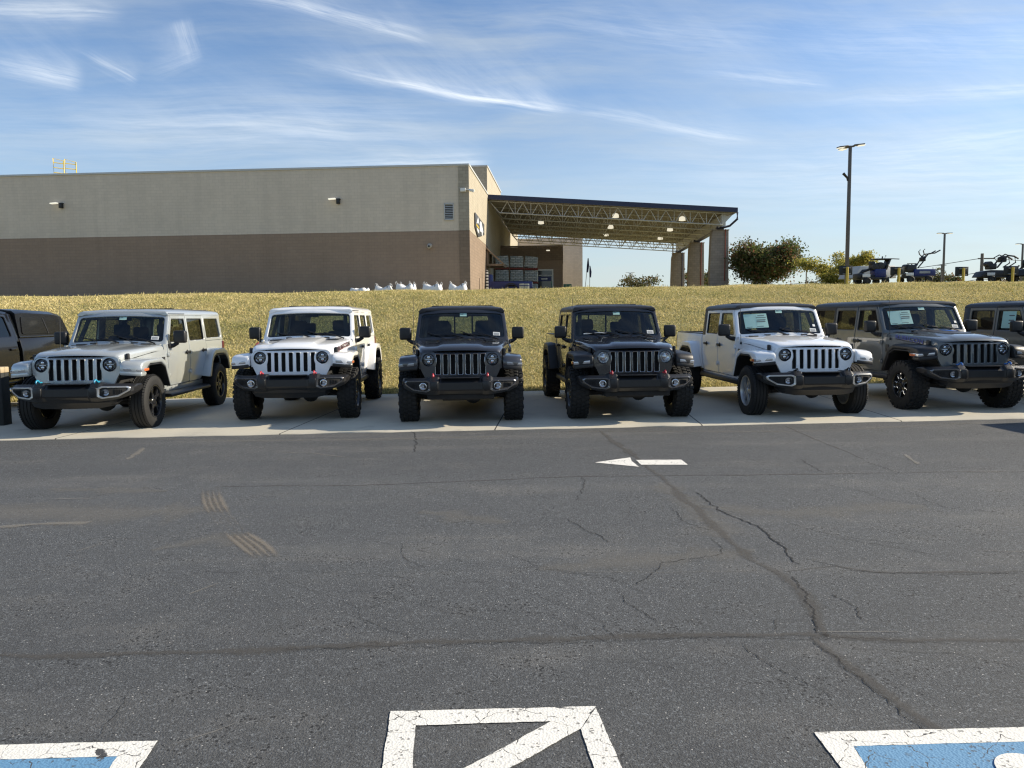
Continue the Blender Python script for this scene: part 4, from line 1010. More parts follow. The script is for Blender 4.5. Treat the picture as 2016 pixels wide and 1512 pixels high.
cr = [(gp([(1370, 970), (1420, 1005), (1490, 1035), (1520, 1060), (1550, 1090), (1580, 1112)]), 0.0216), (gp([(1555, 1135), (1580, 1170), (1598, 1205), (1612, 1248)]), 0.0158),
    (gp([(1600, 1262), (1680, 1325), (1760, 1385), (1820, 1440), (1880, 1475), (1950, 1520)]), 0.0101), (gp([(1460, 1268), (1510, 1300), (1570, 1335), (1640, 1370)]), 0.0072),
    (gp([(1120, 1022), (1160, 1045), (1205, 1068)]), 0.0130), (gp([(1400, 1060), (1425, 1090), (1300, 1110), (1250, 1150)]), 0.0086), (gp([(1580, 1100), (1700, 1125), (1850, 1131), (2050, 1128)]), 0.0086),
    (gp([(1640, 1170), (1690, 1195), (1705, 1220)]), 0.0101), (gp([(1575, 905), (1618, 930)]), 0.0187), (gp([(1710, 910), (1770, 932)]), 0.0158), (gp([(1215, 1160), (1230, 1190), (1300, 1220)]), 0.0072),
    (gp([(810, 848), (820, 870), (815, 890)]), 0.0216), (gp([(1520, 1240), (1524, 1220)]), 0.0086), (gp([(1190, 1230), (1212, 1258)]), 0.0065), (gp([(560, 1278), (900, 1268), (1300, 1259), (1640, 1256), (1900, 1268)]), 0.0050),
    (gp([(1145, 940), (1150, 960), (1135, 985)]), 0.0115), (gp([(1320, 1000), (1350, 1030), (1400, 1045)]), 0.0101), (gp([(380, 1130), (600, 1125), (820, 1140)]), 0.0043),
    (gp([(1850, 1455), (1880, 1470), (1905, 1500)]), 0.0130), (gp([(1770, 960), (1860, 1000), (1960, 1010)]), 0.0072), (gp([(250, 1370), (200, 1440), (160, 1500)]), 0.0036)]
rn_ = random.Random(9)
for k in range(42):
    p = Vector((rn_.uniform(-2.0, 7), rn_.uniform(3.6, 10.0))); L = [p]
    for j in range(rn_.randint(2, 5)): p = p + Vector((rn_.uniform(.05, .5), -rn_.uniform(.05, .4))); L.append(p)
    cr.append((L, rn_.uniform(.003, .007)))
strips('asphalt_crack', cr, MCR, .0032, .012, .018, 5)
sc = []
for k in range(4): sc.append((gp([(399 + k * 10, 958), (400 + k * 10.5, 975), (404 + k * 11.5, 992), (412 + k * 12.5, 1010), (424 + k * 13, 1028), (445 + k * 14, 1050), (472 + k * 15.5, 1073 - k), (484 + k * 15.5, 1083 - k), (504 + k * 14, 1100 - k)]), .086))
strips('tyre_scuff', sc, MSC, .0040, 0.0, .05, 6, wj=False, fade=True)
du = [(gp([(-40, 1000), (200, 1010), (420, 1000)]), 1.1), (gp([(100, 962), (330, 966)]), .6), (gp([(1380, 1000), (1560, 1012), (1800, 990)]), .7), (gp([(1060, 1120), (1250, 1100), (1480, 1080)]), .5), (gp([(1300, 950), (1370, 1000), (1440, 1060)]), .5), (gp([(300, 1085), (420, 1060), (520, 1070)]), .5), (gp([(60, 862), (500, 868), (1000, 860)]), .25), (gp([(1100, 850), (1500, 850), (2000, 832)]), .25), (gp([(820, 1010), (1000, 1030)]), .6)]
strips('dusty_patch', du, decal_mat('dusty_patch', (.22, .207, .18), .32, 9, (.16, .155, .145), .9), .0020, .03, .15, 12)
fa = [(gp([(-20, 1040), (60, 1032), (160, 1030), (180, 1026)]), .16), (gp([(250, 905), (270, 890), (280, 882)]), .12), (gp([(540, 890), (620, 893), (690, 902)]), .03), (gp([(100, 983), (200, 980)]), .04), (gp([(1925, 1085), (2030, 1088)]), .03),
      (gp([(150, 1085), (200, 1070)]), .06), (gp([(1600, 1243), (1780, 1243)]), .02), (gp([(1140, 1126), (1500, 1128)]), .012), (gp([(370, 1170), (430, 1148)]), .05), (gp([(330, 1470), (420, 1440), (470, 1420)]), .015), (gp([(1780, 895), (1810, 915)]), .1)]
strips('pale_scratch', fa, MFA, .0036, .01, .1, 8)

# ------------------------------------------------------------------ the parked vehicles
RED, CYAN, BLUE = M['hook_red'], M['hook_cyan'], M['hook_blue']
base = dict(kind='suv', paint=M['silver'], roof=M['silver'], flare=M['silver'], lip=M['silver'], marker=M['clear_lens'], bezel=M['satin'], bezel_fog=M['gloss_black'], bezel_head=M['gloss_black'], hook=CYAN, slots=M['satin'], R=.408, tw=.255, track=1.60, mud=False, rim='black5', scoop=False, head='led', valance=True, step=True, stickers=('corner', 'top'))
def opt(**k): return dict(base, **k)
GS, GP = 'off-road SUVs lined up on the concrete pad', 'off-road pickups lined up on the concrete pad'
rub = dict(R=.418, tw=.285, track=1.64, mud=True, scoop=True, lip=M['plastic'], step=False, bezel=M['dark_chrome'], bezel_fog=M['chrome'])
offroader('off_road_suv', 'silver four-door off-road SUV with silver roof and bright cyan tow hooks', 'suv', GS, (-6.38, 11.68), 2.5, opt())
offroader('off_road_suv', 'white four-door off-road SUV with white roof, red tow hooks and hood lettering', 'suv', GS, (-3.50, 12.60), 2.8,
    opt(**rub, paint=M['white'], roof=M['white'], flare=M['white'], marker=M['clear_lens'], hook=RED, slots=M['white'], rim='gun', stickers=(), lift=.03, lettering=(M['text_dark'], M['text_red'])))
offroader('off_road_pickup', 'dark grey off-road pickup with red tow hooks and dark headlights, beside the white SUV', 'pickup truck', GP, (-.80, 12.14), 2.6,
    opt(**dict(rub, lip=M['plastic']), kind='pickup', paint=M['granite'], roof=M['hardtop'], flare=M['granite'], marker=M['smoke_lens'], hook=RED, slots=M['gunmetal'], rim='gun', valance=False, stickers=('corner', 'top')))
offroader('off_road_pickup', 'black off-road pickup with red tow hooks and bright clear headlights beside the white pickup', 'pickup truck', GP, (1.86, 12.32), 3.8,
    opt(**dict(rub, lip=M['plastic']), kind='pickup', paint=M['blackcar'], roof=M['hardtop'], flare=M['plastic'], marker=M['clear_lens'], hook=RED, slots=M['gunmetal'], rim='gun', head='halogen', valance=False, stickers=('corner', 'top', 'dash')))
offroader('off_road_pickup', 'white off-road pickup with black roof and silver five-spoke wheels', 'pickup truck', GP, (4.72, 12.50), 3.2,
    opt(kind='pickup', paint=M['white'], roof=M['hardtop'], flare=M['white'], lip=M['plastic'], hook=M['gloss_black'], slots=M['white'], rim='silver5', R=.402, tw=.255, track=1.62, step=False, stickers=('corner', 'top', 'window', 'slip')))
offroader('off_road_suv', 'grey four-door off-road SUV with blue tow hooks and blue hood lettering', 'suv', GS, (7.50, 13.00), 4.0,
    opt(**dict(rub, bezel_fog=M['gloss_black']), paint=M['sting'], roof=M['hardtop'], flare=M['plastic'], hook=BLUE, slots=M['sting'], rim='accent', stickers=('corner', 'top', 'window', 'slip'), lettering=(M['text_blue'], None), lift=.03, hood_decal=True))
offroader('off_road_pickup', 'warm grey off-road pickup cut by the right edge, price sheet in its side window', 'pickup truck', GP, (10.28, 13.2), 4.0,
    opt(kind='pickup', paint=M['warmgrey'], roof=M['hardtop'], flare=M['warmgrey'], lip=M['plastic'], hook=M['gloss_black'], slots=M['warmgrey'], rim='black5', step=False, side_paper=True, stickers=('corner', 'top')))

def topper_pickup():
    """black full-size pickup with a bed topper: local +X ahead, front axle above the origin"""
    P = M['ramblack']
    root = thing('topper_pickup', 'black full-size pickup with a windowed topper over its bed, beyond the silver SUV', 'pickup truck', (-10.14, 11.55, 0), R(2.5 - 90)); root.scale = (1, 1, .972)
    tab = [(.45, .93), (.75, 1.0), (1.12, .995), (1.30, .96), (1.38, .93), (1.85, .80), (1.95, .72)]
    sw = lambda x, z: lerp_table(tab, z) - (.10 * max(0, x - .2) ** 2 if x > .2 else 0)
    sd = lambda s: (lambda x, a, z: (x, s * (sw(x, z) + a), z))
    zc = [(2, z) for z in (.6, .75, .95, 1.12, 1.3, 1.38, 1.6)]
    b = MB()
    for s in (1, -1):
        b.prism([(.95, 1.10), (.90, .62), (.56, .60), (.50, .82), (.34, .98), (-.34, .98), (-.50, .82), (-.58, .52), (-.80, .50), (-.80, 1.26), (.20, 1.22)], 'y', -.05, 0, .012, cuts=zc + [(0, .3), (0, .6)], fn=sd(s))
        b.prism([(-.80, .50), (-.80, .58), (-3.0, .58), (-3.0, .50)], 'y', -.06, 0, .01, fn=sd(s))
        b.prism([(-3.02, 1.37), (-3.02, .56), (-3.06, .52), (-3.08, .80), (-3.26, .98), (-3.92, .98), (-4.08, .80), (-4.14, .60), (-4.80, .66), (-4.82, 1.37)], 'y', -.05, .0, .014, cuts=zc, fn=sd(s))
    b.prism([(-.92, .62), (.92, .62), (.93, 1.36), (-.93, 1.36)], 'x', -4.82, -4.77, .015)
    b.prism([(-.85, .60), (.85, .60), (.85, 1.2), (-.85, 1.2)], 'x', -3.0, -2.96, .01)
    b.build('body', P, root)
    b = MB(); secs = []
    for x, z, w in ((.96, 1.08, .84), (.93, 1.16, .85), (.80, 1.20, .87), (.2, 1.26, .9), (-.62, 1.30, .92), (-.80, 1.30, .92)):
        L = [(w, z - .08), (w - .03, z - .02), (w - .12, z + .005), (.5, z + .02), (.42, z + .035), (0, z + .04)]; secs.append([(x - .1 * (y / .9) ** 2 * (x > .5), y, zz) for y, zz in L + [(-y, q) for y, q in L[-2::-1]]])
    b.loft(secs, False, False); b.build('hood', P, root)
    b = MB(); b.box((-.1, 0, .78), (1.7, 1.1, .6)); b.box((-2.0, 0, .5), (5.2, .9, .2)); b.box((-1.9, 0, .54), (2.2, 1.7, .06)); b.box((-3.9, 0, .78), (1.8, 1.3, .5))
    for x in (0, -3.57): b.box((x, .55, .85), (.95, .7, .3)); b.box((x, -.55, .85), (.95, .7, .3))
    b.build('underbody', M['dark'], root)
    b = MB(); b.prism(round_poly([(-.80, .66), (.80, .66), (.84, 1.10), (-.84, 1.10)], .06, 3), 'x', .90, .96, .015, fn=lambda x, y, z: (x - .1 * (y / .9) ** 2, y, z)); gr = b.build('grille', M['gloss_black'], root)
    b = MB()
    for z in (.8, .9, 1.0): b.box((.968, 0, z), (.02, 1.0, .02), .004)
    b.build('grille_bar', M['chrome'], gr)
    b = MB(); secs = []
    for y in (-.96, -.8, -.4, 0, .4, .8, .96): x = 1.02 - .14 * (y / .9) ** 2; secs.append([(x - .2, y, .44), (x, y, .46), (x, y, .66), (x - .04, y, .70), (x - .2, y, .70)])
    b.loft(secs); b.build('bumper', M['chrome'], root)
    for s in (1, -1): b = MB(); b.box((.90, s * .72, .97), (.08, .26, .18), .03); b.build('headlight', M['clear_lens'], root)
    # cab: roof, windshield, doors
    b = MB(); secs = []
    for x, z, k in ((-1.52, 1.86, 1.0), (-1.60, 1.90, 1.05), (-2.1, 1.945, 1.07), (-2.7, 1.935, 1.07), (-2.98, 1.90, 1.05)):
        L = [(.76 * k, z - .09), (.72 * k, z - .035), (.6 * k, z - .008), (0, z + .006)]; U = L + [(-y, q) for y, q in L[-2::-1]] + [(-.6, z - .1), (.6, z - .1)]; secs.append([(x, y, q) for y, q in U])
    b.loft(secs); b.build('roof', P, root)
    b = MB()
    for s in (1, -1):
        b.tube([(-.82, s * .90, 1.28), (-1.55, s * .77, 1.86)], .045, 8)
        b.prism([(-2.88, 1.30), (-2.88, 1.84), (-3.0, 1.84), (-3.0, 1.30)], 'y', -.05, 0, .01, cuts=zc, fn=sd(s))
    b.build('cab_pillar', P, root)
    b = MB(); b.quad([(-.83, -.88, 1.29), (-.83, .88, 1.29), (-1.55, .70, 1.86), (-1.55, -.70, 1.86)]); b.build('windshield', M['ws_glass'], root)
    b = MB(); b.box((-1.05, 0, 1.15), (.5, 1.7, .22), .05); b.build('dashboard', M['interior'], root)
    for y in (-.42, .42): b = MB(); b.box((-1.75, y, 1.15), (.2, .55, .75), .06); b.box((-1.80, y, 1.6), (.12, .28, .2), .05); b.build('seat', M['seat'], root)
    b = MB(); b.box((-2.97, 0, 1.5), (.03, 1.5, .5)); b.build('rear_cab_wall', M['interior'], root)
    for s in (1, -1):
        for poly, hole in (([(-.82, 1.30), (-.82, .60), (-1.92, .60), (-1.92, 1.84), (-1.52, 1.84), (-.95, 1.36)], [(-1.12, 1.40), (-1.58, 1.79), (-1.86, 1.79), (-1.86, 1.40)]),
                           ([(-1.94, 1.84), (-1.94, .60), (-2.86, .60), (-2.90, .98), (-2.90, 1.84)], [(-2.0, 1.40), (-2.0, 1.79), (-2.78, 1.78), (-2.82, 1.40)])):
            hole = round_poly(hole, .05, 3)
            b = MB(); b.prism(poly, 'y', -.05, .003, .008, holes=[hole], cuts=zc, fn=sd(s), seg=1); d = b.build('door', P, root)
            cx = sum(p[0] for p in hole) / len(hole); cz = sum(p[1] for p in hole) / len(hole)
            b = MB(); b.prism([(cx + (x - cx) * 1.05, cz + (z - cz) * 1.07) for x, z in hole], 'y', -.025, -.02, 0, fn=sd(s), cuts=zc); b.build('door_window', M['tint_glass'], d)
            xh = poly[2][0] + .14; b = MB(); b.box((xh, s * (sw(xh, 1.15) + .02), 1.16), (.2, .03, .045), .012); b.build('handle', P, d)
        b = MB(); b.box((-1.0, s * 1.12, 1.38), (.12, .22, .28), .04, seg=3); b.tube([(-1.0, s * .94, 1.28), (-1.0, s * 1.08, 1.32)], .035, 8); b.build('side_mirror', M['gloss_black'], root)
        b = MB(); b.tube([(-.75, s * .98, .42), (-.85, s * 1.02, .40), (-3.05, s * 1.02, .40), (-3.15, s * .98, .42)], .045, 10); b.build('side_step', M['chrome'], root)
    # topper
    b = MB(); secs = []
    tsw = lambda z: lerp_table([(1.38, .93), (1.70, .80), (1.80, .74), (1.87, .60)], z)
    for x, zt in ((-3.05, 1.93), (-3.3, 1.945), (-4.3, 1.915), (-4.66, 1.85), (-4.78, 1.70), (-4.86, 1.40)):
        h = zt - 1.38; L = [(.93, 1.38), (.93 - .05 * min(1, h / .4), 1.38 + h * .62), (.865, 1.38 + h * .84), (.80, 1.38 + h * .95), (.60, zt - .005), (0, zt + .01)]; secs.append([(x, y, q) for y, q in L + [(-y, q) for y, q in L[-2::-1]]])
    b.loft(secs, True, True); tp = b.build('topper', P, root)
    for s in (1, -1):
        tf = lambda x, a, z, s=s: (x, s * (lerp_table([(1.38, .93), (1.70, .883), (1.80, .868)], z) + .012 + a), z)
        b = MB(); b.prism(round_poly([(-3.14, 1.44), (-4.62, 1.44), (-4.36, 1.74), (-3.20, 1.78)], .05, 4), 'y', -.006, .004, 0, cuts=[(2, 1.7)], fn=tf); w = b.build('topper_window', M['gloss_black'], tp)
        b = MB(); b.prism([(-4.02, 1.44), (-4.045, 1.44), (-3.93, 1.755), (-3.905, 1.755)], 'y', .004, .012, 0, cuts=[(2, 1.7)], fn=tf); b.build('window_divider', M['plastic'], w)
        b = MB(); b.box((-3.94, s * .935, 1.385), (1.8, .03, .03), .01); b.build('topper_rail', M['gloss_black'], tp)
        b = MB(); b.box((-4.80, s * .90, 1.05), (.06, .14, .42), .02); b.build('taillight', M['taillight'], root)
    b = MB(); b.box((-4.92, 0, .60), (.2, 1.9, .18), .04); b.build('rear_bumper', M['chrome'], root)
    for x in (0, -3.57):
        for s in (1, -1): wheel(root, x, s * .87, .41, .285, False, 'silver5')
topper_pickup()

# a vehicle waiting in the drive lane just past the right edge: only its shadow reaches the picture
wait = offroader('off_road_suv', 'silver off-road SUV standing in the drive lane, its shadow reaching the asphalt', 'suv', GS, (11.15, 8.2), 4.0, opt(kind='suv', rim='silver5'))

# timber post with a weathered top beside the silver SUV
t = thing('timber_post', 'dark square post with a pale top beside the silver SUV', 'post', (-8.12, 12.12, 0), R(3))
mw = simple('dark_stained_timber', (.022, .025, .024), .8, var=.3, scale=5, bmp=.3, bscale=30); ml = simple('pale_timber', (.42, .34, .22), .8, var=.2)
b = MB(); b.box((0, 0, .42), (.22, .22, .84), .012); b.build('post_shaft', mw, t)
b = MB(); b.box((0, 0, .885), (.225, .225, .09), .012); b.build('post_top', ml, t)

# ------------------------------------------------------------------ the store on the plateau
def block_mat(name, c, strength=.5, var=.1, rough=.9):
    m, g, out = new_mat(name); co = objco(g); x, y, z = g.sep(co)
    br = g.node('ShaderNodeTexBrick'); g.put(br.inputs['Vector'], g.xyz(g.m('ADD', x, y), z, 0.0)); br.inputs['Scale'].default_value = 1.0
    br.inputs['Brick Width'].default_value = .4; br.inputs['Row Height'].default_value = .2; br.inputs['Mortar Size'].default_value = .008
    for k, q in (('Color1', 1 - var), ('Color2', 1 + var), ('Mortar', 1 - strength)): br.inputs[k].default_value = c4(tuple(min(1, v * q) for v in c))
    n = g.noise(co, .35, 6, .65); mp = g.node('ShaderNodeMapping'); g.put(mp.inputs['Vector'], co); mp.inputs['Scale'].default_value = (1.6, 1.6, .12)
    st = g.noise(mp.outputs[0], 1.0, 6, .65)
    k = g.m('ADD', .72, g.m('ADD', g.m('MULTIPLY', n, .26), g.m('MULTIPLY', st, .30)))
    base = g.mixc(1.0, br.outputs[0], g.xyz(k, k, k), 'MULTIPLY')
    principled(g, out, **{'Base Color': base, 'Roughness': rough, 'Normal': bump(g, g.m('ADD', br.outputs['Fac'], g.m('MULTIPLY', g.noise(co, 30, 4), -.5)), .35, .012)}); return m
M['wall_up'] = block_mat('painted_block_beige', (.61, .53, .43), .12, .03)
M['wall_low'] = block_mat('painted_block_brown', (.295, .215, .155), .16, .04)
M['wall_sun_dimmed'] = block_mat('sun_dimmed_block', (.36, .32, .245), .22, .06)  # same block as the facade, colour darkened against the sunlight falling on this side
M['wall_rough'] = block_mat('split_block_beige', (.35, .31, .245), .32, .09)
M['wall_rough_low'] = block_mat('split_block_brown', (.21, .155, .112), .3, .09)
M['wall_pink'] = block_mat('painted_block_light', (.60, .51, .43), .16, .05)
M['pier'] = block_mat('split_block_pier', (.30, .255, .21), .35, .1)
M['cap'] = simple('parapet_cap', (.50, .50, .48), .5, .3, var=.06)
M['navy'] = simple('navy_metal', (.014, .019, .055), .4, var=.15)
M['joist'] = simple('joist_paint', (.52, .52, .50), .55, var=.1)
M['deckm'] = simple('roof_deck', (.30, .275, .245), .7, var=.15)
M['brown_steel'] = simple('brown_steel', (.22, .16, .11), .6, var=.15)
M['lamp_glow'] = simple('white_lamp_glow', (.8, .78, .7), .5, var=.05, emit=((1, .93, .75), 0.42))
M['whitemetal'] = simple('white_metal', (.7, .7, .68), .45, var=.08)
M['yellow'] = simple('safety_yellow', (.50, .36, .04), .5, var=.12)
M['ladder_yellow'] = simple('ladder_yellow', (.72, .55, .06), .5, var=.1)
M['bag'] = simple('woven_bag', (.72, .72, .72), .75, var=.1, scale=8)
M['royal'] = simple('royal_blue', (.010, .022, .13), .4, var=.15)
M['machine'] = simple('machine_black', (.016, .016, .017), .5, var=.25)
M['steel'] = simple('worn_steel', (.3, .3, .3), .4, .8, var=.2)
M['red_wood'] = simple('red_pallet', (.20, .045, .03), .8, var=.25)
M['pole'] = simple('bronze_pole', (.12, .105, .09), .5, .3, var=.1)
M['signback'] = simple('sign_back', (.010, .014, .016), .6, var=.15)
M['green'] = simple('green_cart', (.02, .12, .07), .5, var=.15)
M['doorglass'] = simple('dark_door_glass', (.05, .055, .06), .12, var=.1, coat=.5)

TH = R(-4.0); CB = Vector((-2.64, 50.0, 3.10))
UV = Vector((math.cos(TH), math.sin(TH), 0)); VV = Vector((-math.sin(TH), math.cos(TH), 0))
def bl(x, y, z): return CB + UV * x + VV * y + Vector((0, 0, z))
def on_plane(px, py, p0, nrm):
    d = ray(px, py); o = Vector((0, 0, CAM_H)); t = (p0 - o).dot(nrm) / d.dot(nrm); return o + d * t
def facade(px, py): q = on_plane(px, py, CB, VV) - CB; return q.dot(UV), q.z
def sidewall(px, py): q = on_plane(px, py, CB, UV) - CB; return q.dot(VV), q.z

store = thing('store_building', 'long beige and brown block store building with a two-tone rear wall', 'building', CB, TH)
zb = 4.05
H1 = at(927, 322, 50).z - CB.z - .12; H2 = at(962, 325, 62).z - CB.z - .12
def wallbox(name, x0, x1, y0, y1, z0, z1, mat): b = MB(); b.box(((x0 + x1) / 2, (y0 + y1) / 2, (z0 + z1) / 2), (x1 - x0, y1 - y0, z1 - z0)); return b.build(name, mat, store)
wallbox('lower_wall', -70, 0, 0, 11.95, -.6, zb, M['wall_low'])
wallbox('upper_wall', -70, 0, 0.012, 11.95, zb, H1, M['wall_up'])
wallbox('dimmed_side_slab', -.5, .018, .63, 11.94, zb, H1 - .01, M['wall_sun_dimmed'])  # added slab carrying the sun-dimmed copy of the facade colour
wallbox('side_wall', -40, .0, 12.0, 25.0, -.6, H2, M['wall_sun_dimmed']).location.x = .0
wallbox('side_wall', -40, -.03, 25.0, 52.0, -.6, 9.6, M['wall_sun_dimmed'])
wallbox('rear_wing', -30, 8.4, 52.0, 62.0, -.6, 8.6, M['wall_pink'])
wallbox('rear_wing_base', -.02, 8.42, 51.96, 62.04, -.6, 1.5, M['wall_rough_low'])
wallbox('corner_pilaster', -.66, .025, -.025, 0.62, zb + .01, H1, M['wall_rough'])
wallbox('corner_pilaster', -.66, .025, -.025, .62, -.6, zb, M['wall_rough_low'])
wallbox('side_base_wall', -.3, .02, .62, 11.93, -.6, zb - .01, M['wall_rough_low'])
b = MB(); b.box((-35, .08, H1 + .06), (70.1, .26, .13), .01); b.box((.0, 6.1, H1 + .06), (.14, 11.8, .13), .01); b.box((-6, 12.08, H2 + .06), (12.1, .22, .12), .01); b.box((.0, 18.6, H2 + .06), (.14, 12.8, .12), .01); b.build('parapet_cap', M['cap'], store)
wallbox('vestibule_wall', 0.01, 5.9, 24.0, 30.0, -.6, 5.0, M['wall_low'])
wallbox('vestibule_band', 0.012, 5.93, 23.96, 30.02, 3.75, 5.02, M['wall_rough_low'])
b = MB(); b.box((2.95, 24.0, 5.1), (5.95, .2, .13), .01); b.build('vestibule_cap', M['brown_steel'], store)
# glazed door with a blue notice
b = MB(); 
for x in (3.35, 4.95): b.box((x, 23.93, 1.35), (.13, .1, 2.9))
b.box((4.15, 23.93, 2.86), (1.73, .1, .14)); b.box((4.15, 23.935, 2.35), (1.5, .06, .06)); dr = b.build('glass_door', M['whitemetal'], store)
b = MB(); b.box((4.15, 23.95, 1.2), (1.5, .02, 3.2)); b.build('door_pane', M['doorglass'], dr)
b = MB(); b.box((4.15, 23.93, 2.02), (1.3, .012, .42)); nb = b.build('door_notice', M['royal'], dr)
b = MB(); b.box((4.15, 23.92, 2.02), (.6, .01, .14), .004); b.build('notice_print', M['whitemetal'], nb)
# louvred vent
vx, vz = facade(884, 417); 
b = MB(); W_, H_ = .56, 1.0
for sx in (-1, 1): b.box((vx + sx * W_ / 2, -.03, vz), (.05, .08, H_ + .05), .005)
for sz in (-1, 1): b.box((vx, -.03, vz + sz * H_ / 2), (W_ + .05, .08, .05), .005)
vent = b.build('wall_vent', M['cap'], store)
b = MB()
for k in range(9): b.box((vx, -.02, vz - .44 + k * .11), (W_ - .04, .012, .075), 0, Matrix.Rotation(R(-40), 4, 'X'))
b.build('louvre', M['cap'], vent)
b = MB(); b.box((vx, .004, vz), (W_, .01, H_)); b.build('vent_recess', M['dark'], vent)
# small service hatch on the sunny side
sy_, sz_ = sidewall(944.5, 561); b = MB(); b.box((.03, sy_, sz_), (.06, 1.0, .95), .01); b.build('service_hatch', M['brown_steel'], store)

# sign on the sunny side wall: dark panel with pale shapes and a yellow strip
s0, _z = sidewall(933, 440); s1, _z = sidewall(950.5, 440); zt = sidewall(933.5, 419)[1]; zbm = sidewall(939, 467)[1]
sg = thing('wall_sign', 'dark angular sign with pale peak shape and yellow strip on the sunlit side wall', 'sign', bl(.05, 0, 0), TH)
b = MB(); b.prism([(s0, zt), (s1, zt - .15), (s1, zbm + .55), (s0 + 1.6, zbm), (s0, zbm + .5)], 'x', 0, .06, .01); b.build('sign_panel', simple('sign_charcoal', (.05, .055, .065), .5, var=.15), sg)
b = MB(); hh = zt - zbm; sw_ = s1 - s0
b.prism([(s0 + .10 * sw_, zbm + .55 * hh), (s0 + .28 * sw_, zt - .12), (s0 + .42 * sw_, zbm + .60 * hh), (s0 + .30 * sw_, zbm + .66 * hh)], 'x', .06, .068)
b.prism([(s0 + .46 * sw_, zbm + .35 * hh), (s0 + .50 * sw_, zt - .25), (s0 + .64 * sw_, zt - .20), (s0 + .86 * sw_, zbm + .45 * hh), (s0 + .70 * sw_, zbm + .38 * hh)], 'x', .06, .068)
b.prism([(s0 + .12 * sw_, zbm + .38 * hh), (s0 + .36 * sw_, zbm + .34 * hh), (s0 + .36 * sw_, zbm + .18 * hh), (s0 + .2 * sw_, zbm + .24 * hh)], 'x', .06, .068)
b.lathe([(.001, .07), (.32, .07), (.32, .06)], 'x', 20, (0, s0 + .72 * sw_, zbm + .42 * hh)); b.build('sign_print', simple('sign_pale_print', (.62, .64, .66), .5), sg)
b = MB(); b.prism([(s0 + .08 * sw_, zbm + .54 * hh), (s0 + .38 * sw_, zbm + .48 * hh), (s0 + .38 * sw_, zbm + .40 * hh), (s0 + .08 * sw_, zbm + .44 * hh)], 'x', .06, .07); b.build('sign_strip', M['yellow'], sg)

# wall lamps, camera, dome
for px, py, lab in ((122, 404, 'black wall lamp with a white arm near the left end of the grey wall'), (666.5, 395.5, 'black wall lamp with a white arm above the middle of the grey wall')):
    x, z = facade(px, py)
    t = thing('wall_lamp', lab, 'wall lamp', bl(x, 0, z), TH, 'lamps on the store wall')
    b = MB(); b.box((0, -.11, -.06), (.22, .22, .30), .03); b.box((0, -.10, .10), (.30, .2, .07), .02); b.build('lamp_housing', M['plastic'], t)
    b = MB(); b.box((-.34, -.30, .09), (.46, .28, .07), .02, Matrix.Rotation(R(-4), 4, 'Y')); b.build('lamp_head', M['lamp_glow'], t)
x, z = facade(846, 484)
t = thing('dome_camera', 'beige round camera housing on the brown lower wall', 'camera', bl(x, 0, z), TH)
b = MB(); b.lathe([(.001, -.34), (.1, -.32), (.15, -.24), (.15, -.02), (.17, 0)], 'y', 18, (0, 0, 0), Matrix.Rotation(R(14), 3, 'X').to_quaternion()); b.build('camera_shroud', simple('beige_plastic', (.45, .40, .33), .5), t)
b = MB(); b.lathe([(.001, -.36), (.07, -.35), (.08, -.30)], 'y', 14, (0, 0, -.05)); b.build('camera_lens', M['gloss_black'], t)
x, z = facade(928, 375)
t = thing('security_camera', 'white security camera on a bracket at the top corner of the store', 'camera', bl(-.2, -.03, z), TH)
b = MB(); b.box((-.15, -.09, .03), (.34, .16, .22), .02); b.box((.18, -.09, .05), (.45, .07, .06), .01); b.build('bracket', M['whitemetal'], t)
b = MB(); b.box((.42, -.12, -.02), (.32, .17, .15), .05); b.box((.50, -.14, -.10), (.14, .12, .08), .03); b.build('camera_body', M['whitemetal'], t)

# yellow roof ladder rails
x0_, z0_ = facade(117, 336)
t = thing('roof_ladder', 'yellow guard rails of a roof ladder rising above the parapet', 'ladder', bl(x0_ - .15, .5, H1), TH)
for dx0, dx1, h0, h1, dy in ((-.58, -.06, 1.22, 1.10, 0), (.0, .57, 1.22, 1.06, .35)):
    b = MB(); b.tube([(dx0, dy, -.3), (dx0, dy, h0), (dx1, dy + .3, h1), (dx1, dy + .3, -.3)], .035, 8)
    for z in (.3, .62, .95): b.tube([(dx0, dy, z), (dx1, dy + .3, z - .04)], .028, 6)
    b.build('guard_rail', M['ladder_yellow'], t)

# brown lean-to over the side door
t = thing('entrance_awning', 'brown sloped lean-to awning on the sunlit side wall below the sign', 'awning', bl(0, 10.2, 0), TH)
b = MB(); b.prism([(.03, 3.86), (.03, 3.72), (1.35, 2.5), (1.42, 2.6)], 'y', -.2, 3.0, .02); b.build('awning_roof', M['brown_steel'], t)
b = MB()
for y in (0, 2.8): b.prism([(.05, 3.6), (.05, 2.45), (.22, 2.45), (.22, 3.5)], 'y', y - .08, y + .08, .01); b.box((.7, y, 2.50), (1.2, .16, .16), .01)
b.box((1.28, 1.4, 2.5), (.16, 2.9, .16), .01); b.build('awning_frame', M['brown_steel'], t)

